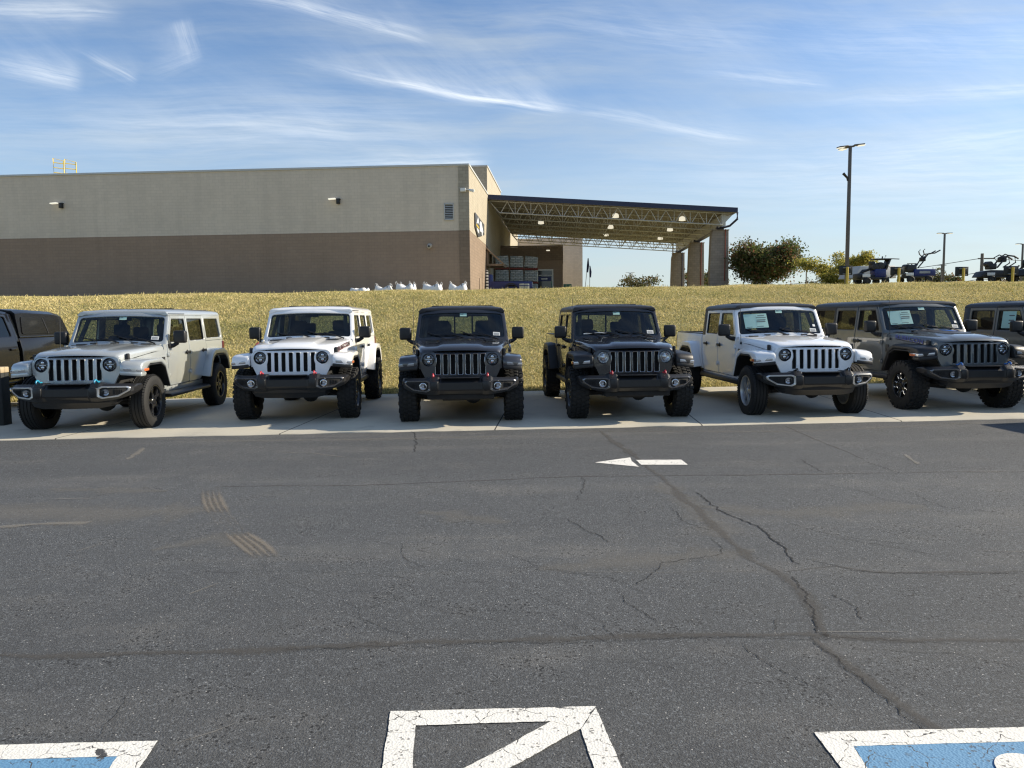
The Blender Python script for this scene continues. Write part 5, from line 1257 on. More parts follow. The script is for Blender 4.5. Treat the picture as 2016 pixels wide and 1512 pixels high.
# ------------------------------------------------------------------ loading canopy
can = thing('loading_canopy', 'open loading canopy with navy fascia, white roof trusses and block columns', 'canopy', CB, TH)
XR, Y0, Y1 = 19.4, 12.0, 38.4
zc_ = lambda x: 8.02 - .0727 * x
b = MB(); b.prism([(.05, zc_(.05) - .16), (.05, zc_(.05) - .05), (XR, zc_(XR) - .05), (XR, zc_(XR) - .16)], 'y', Y0 + .1, Y1); b.build('roof_deck', M['deckm'], can)
b = MB()
for k in range(60):
    y = Y0 + .4 + k * .435
    b.prism([(.06, zc_(.06) - .22), (.06, zc_(.06) - .16), (XR - .1, zc_(XR) - .16), (XR - .1, zc_(XR) - .22)], 'y', y, y + .16)
b.build('deck_rib', M['deckm'], can)
b = MB(); b.prism([(.04, zc_(0) - .24), (.04, zc_(0) + .13), (XR + .12, zc_(XR) + .13), (XR + .12, zc_(XR) - .24)], 'y', Y0, Y0 + .1); b.box((XR + .06, (Y0 + Y1) / 2, zc_(XR) - .05), (.12, Y1 - Y0 - .2, .3)); b.build('fascia', M['navy'], can)
XC_ = 18.6
for y in (12.7, 16.4, 20.1, 23.8, 27.5, 31.2, 34.9, 38.0):
    b = MB(); x0, x1 = .9, XC_ - .1; zt_ = lambda x: zc_(x) - .26; zb_ = lambda x: zc_(x) - 1.16
    for dy in (-.05, .05): b.box_dummy = None; b.tube([(.1, y + dy, zt_(.1)), (XR - .3, y + dy, zt_(XR - .3))], .04, 4); b.tube([(x0, y + dy, zb_(x0)), (x1, y + dy, zb_(x1))], .04, 4)
    n = 14; L = (x1 - x0) / n
    for k in range(n):
        xa = x0 + k * L; b.tube([(xa + L * .08, y, zb_(xa)), (xa + L * .5, y, zt_(xa + L * .5))], .028, 5); b.tube([(xa + L * .5, y, zt_(xa + L * .5)), (xa + L * .92, y, zb_(xa + L))], .028, 5)
        b.tube([(xa + L, y, zb_(xa + L)), (xa + L, y, zt_(xa + L))], .026, 5)
    b.tube([(.15, y, zt_(.15) - .1), (x0, y, zb_(x0))], .028, 5)
    b.build('truss', M['joist'], can)
b = MB()
for x in (4.5, 9.3, 14.1): b.tube([(x, Y0 + .7, zc_(x) - 1.14), (x, Y1 - .5, zc_(x) - 1.14)], .02, 5)
b.build('bridging', M['joist'], can)
b = MB(); b.box((XC_, (Y0 + Y1) / 2 + .2, 5.86), (.34, Y1 - Y0 - 1.2, .95), .02)
for k in range(10):
    y = Y0 + .8 + k * 2.75; b.prism([(XC_ + .17, 6.2), (XC_ + .17, 5.75), (XR - .1, 6.3)], 'y', y, y + .1)
b.build('edge_girder', M['joist'], can)
b = MB(); b.box((XC_, (Y0 + Y1) / 2 + .2, 5.365), (.5, Y1 - Y0 - 1.0, .04)); b.tube([(XR + .15, Y0 + .3, 6.4), (XR + .15, Y0 + .3, 5.9), (XC_ + .5, Y0 + .9, 5.45), (XC_ - .2, Y0 + 1.2, 5.3)], .09, 8); b.box((XC_, 14.3, 5.38), (.55, .6, .3)); b.box((XC_, 25.3, 5.38), (.55, .6, .3)); b.box((XC_, 37.2, 5.38), (.55, .6, .3))
b.build('downspout', M['navy'], can)
for y in (14.3, 25.3, 37.2):
    b = MB(); b.prism([(-.62, 5.22), (.62, 5.22), (.68, -.4), (-.82, -.4), (-.82, 2.2), (-.74, 4.75)], 'y', -.45, .45, .02, fn=lambda x, yy, z, y=y: (XC_ + x, y + yy, z)); b.box((XC_, y, 5.24), (1.34, .98, .08), .01); cpart = b.build('column', M['pier'], can)
    b = MB(); b.tube([(XC_ + .36, y - .5, 5.3), (XC_ + .34, y - .5, 1.2)], .04, 8); b.build('drain_pipe', M['red_wood'] if y < 26 else M['navy'], cpart)
lampn = [((1212, 424), 64, 'rounded pendant lamp under the canopy nearest the navy fascia, towards the middle'), ((1343, 430), 64, 'rounded pendant lamp at the front of the canopy nearest the tallest column'),
    ((1065, 437), 72, 'pendant lamp under the canopy closest to the store wall'), ((1202, 446), 72, 'pendant lamp in the middle row under the centre of the canopy'), ((1319, 451), 72, 'pendant lamp in the middle row near the columns'),
    ((1193, 461), 81, 'small pendant lamp in the back row under the centre of the canopy'), ((1300, 468), 81, 'small pendant lamp in the back row near the smallest column')]
for (px, py), Y, lab in lampn:
    p = at(px, py, Y); q = p - CB; top = zc_(q.dot(UV)) - .2 + CB.z
    t = thing('pendant_lamp', lab, 'lamp', p, TH, 'lamps hung under the canopy')
    b = MB(); b.lathe([(.27, -.17), (.26, .02), (.2, .12), (.08, .17), (.001, .18)], 'z', 16); b.lathe([(.26, -.17), (.15, -.2), (.001, -.2)], 'z', 16); b.build('lamp_shade', M['lamp_glow'], t)
    b = MB(); b.tube([(0, 0, .15), (0, 0, max(.3, top - p.z))], .03, 6); b.build('lamp_stem', M['joist'], t)
x = at(1079, 493, 73.6); t = thing('soffit_lamp', 'small bright lamp on the brown wall above the glass door', 'lamp', x, TH); b = MB(); b.box((0, 0, 0), (.34, .14, .1), .03); b.build('lamp_lens', M['lamp_glow'], t); b = MB(); b.box((0, .08, .03), (.4, .06, .14), .02); b.build('lamp_base', M['whitemetal'], t)

# ------------------------------------------------------------------ goods in front of the store
def gz(x, y): return bank_z(cl(x), y)
bagm = simple('wrapped_bags', (.40, .40, .37), .6, var=.2, scale=5)
def bagmat():
    m, g, out = new_mat('bagged_goods'); co = objco(g); x, y, z = g.sep(co)
    br = g.node('ShaderNodeTexBrick'); g.put(br.inputs['Vector'], g.xyz(g.m('ADD', x, y), z, 0.0)); br.inputs['Scale'].default_value = 1.0
    br.inputs['Brick Width'].default_value = .42; br.inputs['Row Height'].default_value = .14; br.inputs['Mortar Size'].default_value = .02
    for k, q in (('Color1', (.50, .50, .45)), ('Color2', (.30, .34, .32)), ('Mortar', (.10, .10, .09))): br.inputs[k].default_value = c4(q)
    n = g.noise(co, 9, 5, .7); base = g.mixc(g.m('MULTIPLY', g.smooth(n, .5, .62), .6), br.outputs[0], (.12, .14, .13))
    principled(g, out, **{'Base Color': base, 'Roughness': .45, 'Normal': bump(g, g.noise(co, 6, 4), .4, .05)}); return m
BAGM = bagmat()
words = ('left', 'middle', 'right'); wl = ('beside the store wall', 'in the centre stack', 'nearest the glass door'); lv = ('top', 'middle', 'bottom')
for c_, (pxa, pxb) in enumerate(((976, 1003), (1004.5, 1032), (1033.5, 1059))):
    for lev in range(3):
        p = at((pxa + pxb) / 2, 600, 67 + c_ * .4); zz = gz(p.x, p.y) + (0, 1.02, 2.2)[lev] - .02; hgt = (1.0, 1.12, 1.14)[lev]
        t = thing('pallet_load', 'pallet of wrapped bags %s, %s of its stack' % (wl[c_], ('bottom', 'middle', 'top')[lev]), 'pallet', (p.x, p.y, zz), TH + random.uniform(-.04, .04), 'stacked pallet loads by the store')
        b = MB()
        for yy in (-.5, 0, .5): b.box((0, yy, .05), (1.18, .1, .1))
        for k in range(6): b.box((-.5 + k * .2, 0, .115), (.12, 1.15, .025))
        b.build('pallet', M['red_wood'], t)
        b = MB(); lean = .09 * (c_ - .6) * (1 if lev == 2 else .3)
        b.box((0, 0, .13 + hgt / 2 - .07), (1.16, 1.12, hgt - .16), .06, seg=3, rot=Matrix.Rotation(lean, 4, 'Y'), taper=(.96, .96)); b.build('wrapped_bags', BAGM, t)
# blue cargo bed
p = at(1008, 600, 60); gzb = gz(p.x, p.y)
t = thing('cargo_trailer', 'bright blue cargo bed with a black wheel arch in front of the pallets', 'trailer', (p.x, p.y, gzb), TH)
b = MB(); b.prism([(-1.75, .32), (-1.75, .88), (1.6, .84), (1.6, .30), (.52, .30), (.40, .58), (-.40, .58), (-.52, .30), (-1.4, .30)], 'y', -.9, -.82, .015); b.prism([(-1.75, .32), (-1.75, .88), (1.6, .84), (1.6, .30)], 'y', .82, .9, .015); b.box((0, 0, .42), (3.2, 1.64, .08)); b.box((1.57, 0, .58), (.06, 1.7, .5), .01); b.box((-1.72, 0, .75), (.06, 1.7, .8), .02); b.build('cargo_box', M['royal'], t)
b = MB(); b.lathe([(.46, -.05), (.52, -.05), (.52, .05), (.46, .05)], 'y', 20, (0, -.93, .22), None, .25, math.pi - .25, True); b.build('wheel_arch', M['machine'], t)
for s in (-1, 1): link_mesh('wheel', tire_mesh(.402, .255, False), t, (0, s * .66, .34), (0, 0, 0 if s > 0 else math.pi)).scale = (.85, .85, .85)
b = MB(); b.lathe([(.001, .3), (.16, .28), (.22, .18), (.23, -.1), (.21, -.5)], 'z', 14, (-1.60, -.7, 1.12)); b.build('corner_tank', M['royal'], t)
for k, (px, lab) in enumerate(((1027, 'small boxed bundle standing against the blue cargo bed, on the left'), (1037, 'small boxed bundle standing against the blue cargo bed, on the right'))):
    q = at(px, 565, 57.5); t = thing('boxed_bundle', lab, 'box', (q.x, q.y, gz(q.x, q.y)), TH, 'bundles by the cargo bed')
    b = MB(); b.box((0, 0, .32), (.34, .34, .64), .02); b.build('carton', simple('carton_grey', (.33, .36, .33), .7, var=.2), t)
    b = MB(); b.box((0, 0, .5), (.35, .35, .06), .004); b.build('strap', M['royal'], t)
q = at(959, 565, 57.2); t = thing('striped_post', 'black and white striped post at the foot of the sunlit wall', 'post', (q.x, q.y, gz(q.x, q.y)), TH)
b = MB(); b.box((0, 0, .8), (.16, .16, 1.7), .02); b.build('post_shaft', M['whitemetal'], t)
b = MB()
b.bm.free()
for k in range(7): b = MB(); b.box((0, 0, .25 + k * .22), (.168, .168, .09)); b.build('stripe', M['machine'], t)
q = at(1108, 565, 66); t = thing('flat_cart', 'low green flat cart near the vestibule', 'cart', (q.x, q.y, gz(q.x, q.y)), TH)
b = MB(); b.box((0, 0, .42), (2.1, .8, .09), .02); b.tube([(-.95, -.3, .45), (-.95, -.3, 1.0), (-.95, .3, 1.0), (-.95, .3, .45)], .03, 6); b.box((.4, 0, .62), (.7, .6, .3), .04); b.build('cart_deck', M['green'], t)
for x_ in (-.8, .8):
    for y_ in (-.3, .3): b = MB(); b.lathe([(.001, -.04), (.16, -.04), (.18, -.02), (.18, .02), (.16, .04), (.001, .04)], 'y', 16, (x_, y_, .18)); b.build('wheel', M['machine'], t)

# white bulk bags along the foot of the wall
def bulk_bag(px0, px1, hgt, lab, sag, seed, loops=True):
    rr = random.Random(seed); Y = 48.0; a, c = at(px0, 560, Y), at(px1, 560, Y); w = (c.x - a.x); cx = (a.x + c.x) / 2
    t = thing('bulk_bag', lab, 'bag', (cx, Y, gz(cx, Y)), TH + rr.uniform(-.15, .15), 'white bulk bags at the foot of the wall')
    b = MB(); secs = []; n = 32; hb = hgt
    for f, bulge in ((0, .90), (.08, .98), (.3, 1.06), (.55, 1.07), (.8, 1.0), (1.0, .93), (1.03, .88), (.86, .80), (.72, .4)):
        row = []
        for k in range(n):
            an = 2 * math.pi * k / n; ca, sa = math.cos(an), math.sin(an); q = max(abs(ca), abs(sa)); rx = (.42 * ca / q * .75 + .5 * ca * .25 * .9) * w * bulge; ry = (.42 * sa / q * .75 + .5 * sa * .25 * .9) * w * bulge
            corner = (abs(ca * sa) * 2) ** 2
            z = hb * f * (1 - sag * (1 - corner) * (f > .7)) + (rr.uniform(-.012, .012) if f > .1 else 0)
            row.append((rx + rr.uniform(-.01, .01), ry + rr.uniform(-.01, .01), z))
        secs.append(row)
    b.loft(secs, True, True); b.build('bag_body', M['bag'], t, ang=75)
    if loops:
        b = MB()
        for sx in (-1, 1):
            for sy in (-1, 1):
                x, y = sx * w * .37, sy * w * .37; dx = rr.uniform(-.12, .12)
                b.tube([(x - .05, y, hb * .9), (x - .04 + dx, y, hb + .09), (x + dx, y, hb + .15), (x + .05 + dx, y, hb + .08), (x + .06, y, hb * .92)], .014, 5)
        b.build('lift_loop', M['bag'], t)
        b = MB(); b.box((w * .22, -w * .40, hb * .5), (.05, .04, hb * .9)); b.build('seam_strap', simple('grey_webbing', (.16, .16, .17), .8) if 'grey_webbing' not in bpy.data.materials else bpy.data.materials['grey_webbing'], t)
bulk_bag(690, 727, .40, 'slumped empty white bulk bag, the flattest one against the brown wall', .25, 1, False)
bulk_bag(736, 774, .52, 'low white bulk bag beside the slumped one against the brown wall', .28, 2)
bulk_bag(780, 819, .60, 'white bulk bag with bunched top, middle one of the row', .42, 3)
bulk_bag(832, 871, .60, 'boxy upright white bulk bag with two tall lifting loops', .25, 4)
bulk_bag(882, 921, .58, 'white bulk bag with slanting top closest to the store corner', .35, 5)

# ------------------------------------------------------------------ lamp posts, signs, poles
def lamp_post(px, ptop, Y, heads, lab, wid=.17, cam_arm=False):
    top = at(px, ptop, Y); g0 = gz(top.x, Y); h = top.z - g0
    t = thing('lamp_post', lab, 'lamp post', (top.x, Y, g0), 0)
    b = MB(); b.box((0, 0, h / 2), (wid, wid, h), .01, taper=(.8, .8)); b.box((0, 0, .05), (wid * 2, wid * 2, .1), .01); b.build('pole', M['pole'], t)
    for k, (dx, dy, rl) in enumerate(heads):
        b = MB(); an = math.atan2(dy, dx); rot = Matrix.Rotation(an, 4, 'Z') @ Matrix.Rotation(R(rl), 4, 'Y')
        b.box((0, 0, 0), (.52, .30, .06), .02, Matrix.Translation((0, 0, h - .02)) @ rot @ Matrix.Translation((.42, 0, .02))); b.tube([(0, 0, h - .05), (dx * .2, dy * .2, h - .02)], .05, 6); hd = b.build('lamp_head', M['pole'], t)
        b = MB(); b.box((0, 0, 0), (.34, .30, .02), .004, Matrix.Translation((0, 0, h - .02)) @ rot @ Matrix.Translation((.54, 0, -.025))); b.build('lamp_lens', M['lamp_glow'], hd)  # glow put in for the sunlight on these white lens plates
    if cam_arm: b = MB(); b.tube([(-.08, -.02, h - 1.75), (-.12, -.02, h - 1.6), (-.34, -.05, h - 1.38)], [.05, .05, .07], 6); b.build('camera_arm', M['machine'], t)
lamp_post(1674, 287, 40, ((-1, -.15, 8), (1, -.15, -4), (-.35, 1, 4)), 'tall bronze lamp post with three flat lamp heads beside the yellow tree', .165, True)
lamp_post(1860, 459, 72, ((-1, 0, 0), (1, 0, 0)), 'distant slim lamp post with two heads, between the dark signs')
lamp_post(1240.5, 537, 120, ((-1, 0, 0), (1, 0, 0)), 'very distant lamp post seen through the canopy above a bush', .2)
lamp_post(2014, 480, 78, ((-1, 0, 0),), 'distant lamp post with one head at the right edge of the picture')
def dark_sign(px0, px1, py0, py1, lab):
    Y = 32.0; a, c = at(px0, py0, Y), at(px1, py1, Y); cx = (a.x + c.x) / 2; g0 = gz(cx, Y)
    t = thing('parking_sign', lab, 'sign', (cx, Y, g0), random.uniform(-.1, .1), 'dark signs on yellow posts')
    b = MB(); b.box((.0, .12, (a.z + c.z) / 2 - g0), (c.x - a.x, .03, a.z - c.z), .006); b.build('sign_panel', M['signback'], t)
    b = MB(); b.lathe([(.052, -.3), (.052, a.z - g0 - .1), (.05, a.z - g0 - .06), (.001, a.z - g0 - .05)], 'z', 14); b.build('post', M['yellow'], t)
    b = MB()
    for z in (a.z - g0 - .09, c.z - g0 + .04): b.box((0, .06, z), (.32, .08, .025), .004)
    b.build('bracket', M['steel'], t)
dark_sign(1655, 1681, 523, 541, 'dark sign on a yellow post at the foot of the tall lamp post')
dark_sign(1756, 1783.5, 525, 542, 'dark sign on a yellow post between the two blue machines')
dark_sign(1884, 1910, 525, 543, 'dark sign on a yellow post standing alone, right of the slim lamp post')
dark_sign(1980, 2008, 523.5, 541, 'dark sign on a yellow post behind the black machine at the right edge')
p = at(1934, 499, 92); t = thing('utility_pole', 'wooden utility pole with short crossarm behind the black machine', 'utility pole', (p.x, 92, gz(p.x, 92)))
hh = p.z - gz(p.x, 92); b = MB(); b.tube([(0, 0, -.2), (0, 0, hh)], [.22, .17], 10); pl_ = b.build('pole', M['pole'], t)
b = MB(); b.box((.5, 0, hh - .6), (2.0, .12, .14), .01); b.box((.4, 0, hh - 2.2), (1.2, .1, .1), .01); b.build('crossarm', M['pole'], t)
for k, (dz, sag) in enumerate(((-.55, 1.2), (-2.2, 1.6), (-3.0, 1.8))):
    for sgn, lab in ((1, 'right'),):
        a = Vector((p.x, 92, p.z + dz)); c = Vector((p.x + 60, 100, p.z + dz + 1)); e = Vector((p.x - 30, 170, p.z + dz - 1.5))
        b = MB()
        for u_, v_ in ((a, c), (a, e)): b.tube([u_.lerp(v_, f / 12) - Vector((0, 0, sag * 4 * f / 12 * (1 - f / 12))) for f in range(13)], .035, 4)
        o = b.build('power_line', M['machine']); tag(o, ('topmost', 'middle', 'lowest')[k] + ' thin power line running from the wooden utility pole', 'power line', 'power lines')
def far_pole(px, p0, p1, Y, r, lab, top=False):
    a, c = at(px, p0, Y), at(px, p1, Y); b = MB(); b.tube([(0, 0, -.3), (0, 0, a.z - gz(a.x, Y))], r, 6)
    if top: b.box((0, 0, a.z - gz(a.x, Y)), (1.3, .1, .1)); b.box((0, 0, a.z - gz(a.x, Y) - .6), (.8, .1, .1))
    o = b.build('pole', M['pole'], None, (a.x, Y, gz(a.x, Y))); tag(o, lab, 'pole')
far_pole(1588, 522, 560, 90, .07, 'thin grey pole between the dark tree and the yellow tree')
far_pole(1854, 522, 556, 110, .09, 'far utility pole with a crossbar beside the slim lamp post', True)
far_pole(1795, 519, 545, 110, .09, 'far utility pole with a crossbar behind the handlebar machine', True)
far_pole(1325, 470, 562, 88, .08, 'thin pole standing beside the farthest canopy column')
for px0, ptop, px1, lab, Y in ((1150.5, 508, 1158, 'leaning feather flag, the taller of two beside the rear wing', 76), (1160.5, 523, 1161.5, 'upright rolled feather flag, shorter one beside the rear wing', 80)):
    a, c = at(px0, 562, Y), at(px1, ptop, Y); g0 = gz(a.x, Y)
    t = thing('feather_flag', lab, 'flag', (a.x, Y, g0), 0, 'feather flags')
    d = Vector((c.x - a.x, 0, c.z - g0)); b = MB(); b.tube([(0, 0, 0), d], .03, 6); b.build('flag_pole', M['whitemetal'], t)
    b = MB(); b.tube([d * .62 + Vector((.05, 0, 0)), d * .8 + Vector((.06, 0, 0)), d * .99], [.09, .12, .05], 8); b.build('flag_cloth', M['royal'], t)

# ------------------------------------------------------------------ rental machines on the plateau
def machine(pxc, lab, kind, Y=33.5, rz=0.0):
    c = at(pxc, 560, Y); g0 = gz(c.x, Y); t = thing('rental_machine', lab, 'machine', (c.x, Y, g0 + .04), rz, 'rental machines parked on the plateau'); t.scale = (.92, .92, .88)
    P = lambda *a: [Vector(q) for q in a]
    b = MB(); b.box((0, 0, .30), (1.25, .8, .10), .01); b.box((.0, 0, .40), (1.0, .5, .14), .02); b.build('chassis', M['machine'], t)
    for x in (-.42, .42):
        for y in (-.46, .46): b = MB(); b.lathe([(.07, -.08), (.13, -.085), (.16, -.06), (.17, 0), (.16, .06), (.13, .085), (.07, .08)], 'y', 20, (x, y, .17)); w = b.build('wheel', M['rubber'], t); b = MB(); b.lathe([(.001, -.07), (.07, -.07), (.08, 0), (.07, .07), (.001, .07)], 'y', 14, (x, y, .17)); b.build('rim', M['machine'], w)
    b = MB(); b.box((-.46, -.45, .42), (.36, .02, .14), .004); b.build('number_plate', M['whitemetal'], t)
    if kind == 'tower':
        b = MB(); b.box((.28, 0, .55), (.52, .6, .40), .04); b.build('fuel_tank', M['royal'], t)
        b = MB(); b.box((.10, 0, .86), (.34, .5, .30), .04); b.lathe([(.001, -.27), (.14, -.26), (.16, -.2), (.16, .2), (.001, .22)], 'y', 16, (.32, 0, .92)); b.box((-.02, 0, 1.05), (.2, .3, .16), .03); b.build('engine', M['machine'], t)
        b = MB(); b.prism([(.50, .70), (.60, .70), (.78, 1.20), (.68, 1.20)], 'y', -.24, .24, .02); b.box((.42, 0, 1.23), (.78, .55, .06), .02); b.tube([(.78, -.2, 1.24), (1.16, -.2, 1.22)], .025, 6); b.tube([(.5, .1, 1.25), (.52, .1, 1.38)], .03, 6); b.tube([(.62, .1, 1.25), (.66, .1, 1.42), (.7, .1, 1.40)], .018, 6); b.build('control_panel', M['machine'], t)
        b = MB(); b.tube([(-.75, 0, .42), (-.45, 0, .62), (.0, 0, .80)], .06, 8); b.tube([(-.65, .2, .40), (-.35, .2, .72), (.05, .15, .74)], .04, 8); b.box((-.62, 0, .42), (.34, .6, .26), .06); b.build('boom_arm', M['machine'], t)
        b = MB(); b.tube([(.62, -.25, .95), (.85, -.3, .62), (1.2, -.3, .5), (1.7, -.3, .48)], .018, 6); b.build('hose', M['steel'], t)
    elif kind == 'handle':
        b = MB(); b.box((.32, 0, .50), (1.0, .66, .34), .04); b.build('hood', M['royal'], t)
        b = MB(); b.box((.30, -.335, .52), (.5, .012, .12)); b.build('side_plate', M['steel'], t)
        b = MB(); b.box((-.25, 0, .72), (.46, .5, .34), .05); b.lathe([(.001, -.2), (.12, -.19), (.13, .16), (.001, .18)], 'y', 14, (-.42, 0, .80)); b.tube([(-.1, 0, .8), (.1, 0, .92)], .06, 8); b.build('engine', M['machine'], t)
        b = MB()
        for y in (-.2, .2): b.tube([(.05, y * .7, .72), (.25, y, 1.0), (.40, y, 1.28), (.52, y, 1.42), (.80, y, 1.44), (1.05, y, 1.58)], .03, 8); b.tube([(.42, y, 1.30), (.30, y, 1.42), (.26, y, 1.56), (.33, y, 1.64)], .026, 8)
        b.tube([(.40, -.22, 1.28), (.40, .22, 1.28)], .03, 6); b.box((.34, 0, 1.16), (.16, .34, .2), .03); b.build('handlebar', M['machine'], t)
        b = MB(); b.tube([(-1.15, -.2, .34), (-.95, -.2, .60), (-.75, -.2, .66), (-.5, -.2, .42)], .04, 8); b.tube([(-1.05, .2, .3), (-.8, .2, .5), (-.4, .2, .55)], .04, 8); b.build('digging_arm', M['machine'], t)
    else:
        b = MB(); b.prism([(-.9, .28), (-.72, .56), (-.40, .62), (.30, .60), (.80, .66), (.55, .28)], 'y', -.4, .4, .05); b.build('deck', M['machine'], t)
        b = MB(); b.box((-.22, 0, .80), (.34, .44, .28), .05); b.lathe([(.001, -.2), (.13, -.19), (.14, .14), (.001, .16)], 'y', 14, (-.35, 0, .92)); b.build('engine', M['machine'], t)
        b = MB()
        for y in (-.22, .22): b.tube([(-.05, y, .74), (.25, y, 1.12), (.42, y, 1.32), (.72, y, 1.28), (.92, y, 1.16)], .04, 8); b.tube([(.2, y, 1.08), (.05, y, 1.24), (.30, y, 1.38), (.42, y, 1.33)], .028, 8); b.tube([(.75, y, 1.26), (.80, y, .98), (.50, y, .78)], .03, 8)
        b.box((.30, 0, 1.14), (.3, .3, .26), .05); b.build('control_handle', M['machine'], t)
        b = MB(); b.tube([(.55, -.2, .42), (.95, -.2, .6), (1.25, -.2, .85)], .04, 8); b.tube([(.55, .2, .42), (.95, .2, .6), (1.25, .2, .85)], .04, 8); b.build('boom_arm', M['machine'], t)
machine(1716, 'black and blue tower-like rental machine nearest the tall lamp post', 'tower')
machine(1800, 'blue rental machine with raised forked handlebars', 'handle')
machine(1958, 'low black rental machine with arched handles near the right edge', 'deck')
machine(2030, 'black rental machine half cut off by the right edge', 'deck', 33.0, .4)

# ------------------------------------------------------------------ trees and bushes
def leaf_mat(name, stops):
    m, g, out = new_mat(name); r = g.node('ShaderNodeNewGeometry').outputs['Random Per Island']; n = g.noise(objco(g), .9, 4, .6)
    base = g.ramp(g.m('ADD', g.m('MULTIPLY', r, .5), g.m('MULTIPLY', n, .5)), stops)
    p = g.node('ShaderNodeBsdfPrincipled'); g.put(p.inputs['Base Color'], base); p.inputs['Roughness'].default_value = .6
    tl = g.node('ShaderNodeBsdfTranslucent'); g.put(tl.inputs[0], base); mx = g.node('ShaderNodeMixShader'); mx.inputs[0].default_value = .5
    g.link(p.outputs[0], mx.inputs[1]); g.link(tl.outputs[0], mx.inputs[2]); g.link(mx.outputs[0], out.inputs[0]); return m
LG = leaf_mat('maple_leaves', [(.25, (.05, .085, .025)), (.50, (.10, .125, .035)), (.64, (.16, .115, .05)), (.80, (.24, .095, .06))])
LY = leaf_mat('yellow_leaves', [(.25, (.14, .17, .035)), (.5, (.32, .30, .06)), (.75, (.52, .42, .10))])
LB = leaf_mat('bush_leaves', [(.25, (.04, .06, .018)), (.5, (.09, .09, .03)), (.75, (.15, .10, .045))])
BARK = simple('bark', (.055, .043, .034), .9, var=.3, scale=8, bmp=.4, bscale=20)
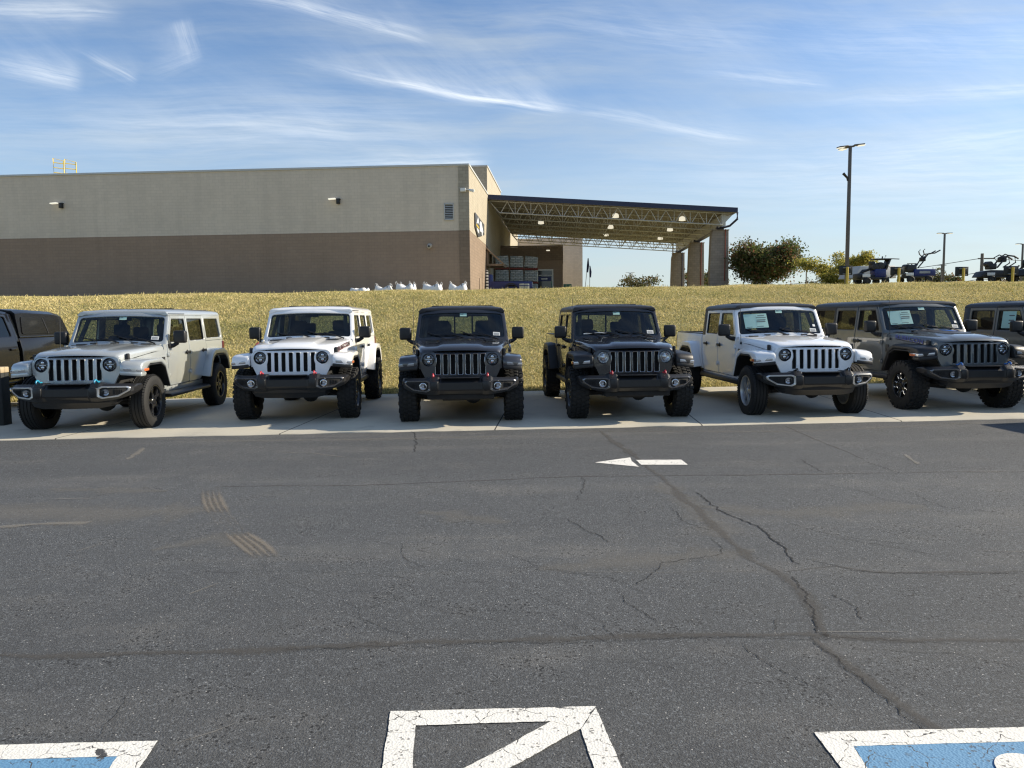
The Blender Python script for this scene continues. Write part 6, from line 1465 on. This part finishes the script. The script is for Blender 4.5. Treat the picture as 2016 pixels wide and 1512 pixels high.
def tree(pos, h, rx, name, lab, lmat, leaf, nleaf, z0f, seed, spread=.55, flat=.85, group=None, spr=.12, trunks=1):
    rr = random.Random(seed); nr = np.random.default_rng(seed)
    t = thing(name, lab, 'tree' if 'tree' in name else 'bush', pos, rr.uniform(0, 6), group)
    b = MB(); tips = []
    zc0 = h * z0f
    for tr in range(trunks):
        ox = 0 if trunks == 1 else rr.uniform(-.25, .25) * rx; p = Vector((ox * .3, 0, -.2)); P = [p]
        for k in range(5): p = Vector((ox * (k + 1) / 5 + rr.uniform(-.05, .05) * h * .3, rr.uniform(-.04, .04) * h, h * .75 * (k + 1) / 5)); P.append(p)
        r0 = .022 * h + .03; b.tube(P, [r0, r0 * .85, r0 * .7, r0 * .5, r0 * .35, r0 * .15], 8)
        nb = 16 if h > 3 else 8
        for k in range(nb):
            f = .22 + .7 * k / nb; i = min(4, int(f * 5)); s_ = P[i].lerp(P[i + 1], f * 5 - i)
            a = k * 2.4 + rr.uniform(-.4, .4); zz = s_.z; env = math.sin(math.pi * min(1, max(.08, (zz - zc0 * .6) / (h - zc0 * .6)))) ** .6
            L = rx * env * rr.uniform(.75, 1.08); e = s_ + Vector((math.cos(a) * L, math.sin(a) * L, L * spread * rr.uniform(.5, 1.2)))
            if e.z > h: e.z = h * rr.uniform(.93, 1.0)
            m_ = s_.lerp(e, .5) + Vector((0, 0, L * .08)); b.tube([s_, m_, e], [r0 * .32, r0 * .18, r0 * .06], 5)
            tips += [e, m_.lerp(e, .5), m_]
            for q in range(3):
                a2 = a + rr.uniform(-.9, .9); L2 = L * rr.uniform(.25, .5); st_ = s_.lerp(e, rr.uniform(.4, .9)); e2 = st_ + Vector((math.cos(a2) * L2, math.sin(a2) * L2, L2 * rr.uniform(-.1, .7))); b.tube([st_, e2], [r0 * .1, r0 * .04], 4); tips += [e2, st_.lerp(e2, .6)]
    b.build('trunk', BARK, t)
    T = np.array([[v.x, v.y, v.z] for v in tips]); T = np.concatenate([T, T[nr.integers(0, len(T), len(T) // 2)] + nr.normal(0, rx * .12, (len(T) // 2, 3))])
    wgt = nr.uniform(.25, 1.6, len(T)); wgt /= wgt.sum(); idx = nr.choice(len(T), nleaf, p=wgt)
    C = T[idx] + nr.normal(0, 1, (nleaf, 3)) * np.array([rx * spr, rx * spr, rx * spr * .8 * flat]); C = C[C[:, 2] > .05]; n = len(C)
    A = nr.normal(0, 1, (n, 3)); A /= np.linalg.norm(A, axis=1)[:, None]; B = np.cross(A, nr.normal(0, 1, (n, 3))); B /= np.linalg.norm(B, axis=1)[:, None]
    s_ = leaf * nr.uniform(.6, 1.3, n)[:, None]; A = A * s_; B = B * s_ * .55
    V = np.stack([C - A, C + B, C + A, C - B], 1).reshape(-1, 3); me = bpy.data.meshes.new('crown'); me.vertices.add(len(V)); me.vertices.foreach_set('co', V.ravel())
    me.loops.add(n * 4); me.loops.foreach_set('vertex_index', np.arange(n * 4, dtype=np.int32)); me.polygons.add(n); me.polygons.foreach_set('loop_start', np.arange(0, n * 4, 4, dtype=np.int32)); me.update(); me.materials.append(lmat)
    link_mesh('crown', me, t); return t
def tree_px(pxc, ptop, wpx, Y, name, lab, lmat, leaf, n, z0f, seed, **k):
    top = at(pxc, ptop, Y); g0 = gz(top.x, Y); return tree((top.x, Y, g0 - .1), top.z - g0, wpx / 2 / FPX * Y, name, lab, lmat, leaf, n, z0f, seed, **k)
tree_px(1508, 478, 112, 62, 'maple_tree', 'dense dark green tree with reddish leaves beside the tallest canopy column', LG, .105, 26000, .0, 3, spread=.5, spr=.17, trunks=3)
tree_px(1650, 503, 120, 52, 'locust_tree', 'loose yellow-green tree behind the tall lamp post', LY, .075, 15000, .25, 21, spread=.30, flat=.55, spr=.12)
tree_px(1376, 527, 60, 96, 'small_tree', 'small reddish tree seen between the canopy columns', LG, .16, 1800, .15, 5)
tree_px(1256, 545, 68, 105, 'round_bush', 'reddish green bush seen through the canopy beneath a far lamp post', LB, .17, 1800, .0, 6, trunks=2)
tree_px(1828, 531, 60, 115, 'far_tree', 'far brownish tree behind the handlebar machine', LB, .2, 1600, .1, 7)
tree_px(1874, 535, 46, 120, 'far_tree', 'low far reddish tree right of the slim lamp post', LG, .2, 1200, .1, 9)
tree_px(1405, 538, 50, 110, 'far_tree', 'far green tree partly hidden behind the tallest canopy column', LB, .2, 1200, .1, 11)
tree_px(1620, 548, 60, 125, 'far_tree', 'low far tree below the yellow tree', LB, .2, 1000, .1, 12)
tree_px(1990, 540, 60, 120, 'far_tree', 'low far tree at the right edge behind the machines', LB, .2, 1000, .1, 13)
# pale utility trailer behind the signs
q = at(1706, 560, 44); t = thing('white_trailer', 'low pale trailer behind the tower-like rental machine', 'trailer', (q.x, 44, gz(q.x, 44)), .2)
b = MB(); b.prism([(-1.3, .45), (-1.0, 1.12), (1.2, 1.15), (1.3, .45)], 'y', -.8, .8, .04); b.build('trailer_body', simple('pale_grey_panel', (.42, .42, .42), .5), t)
for s in (-1, 1): link_mesh('wheel', tire_mesh(.402, .255, False), t, (.2, s * .85, .402), (0, 0, 0 if s > 0 else math.pi))
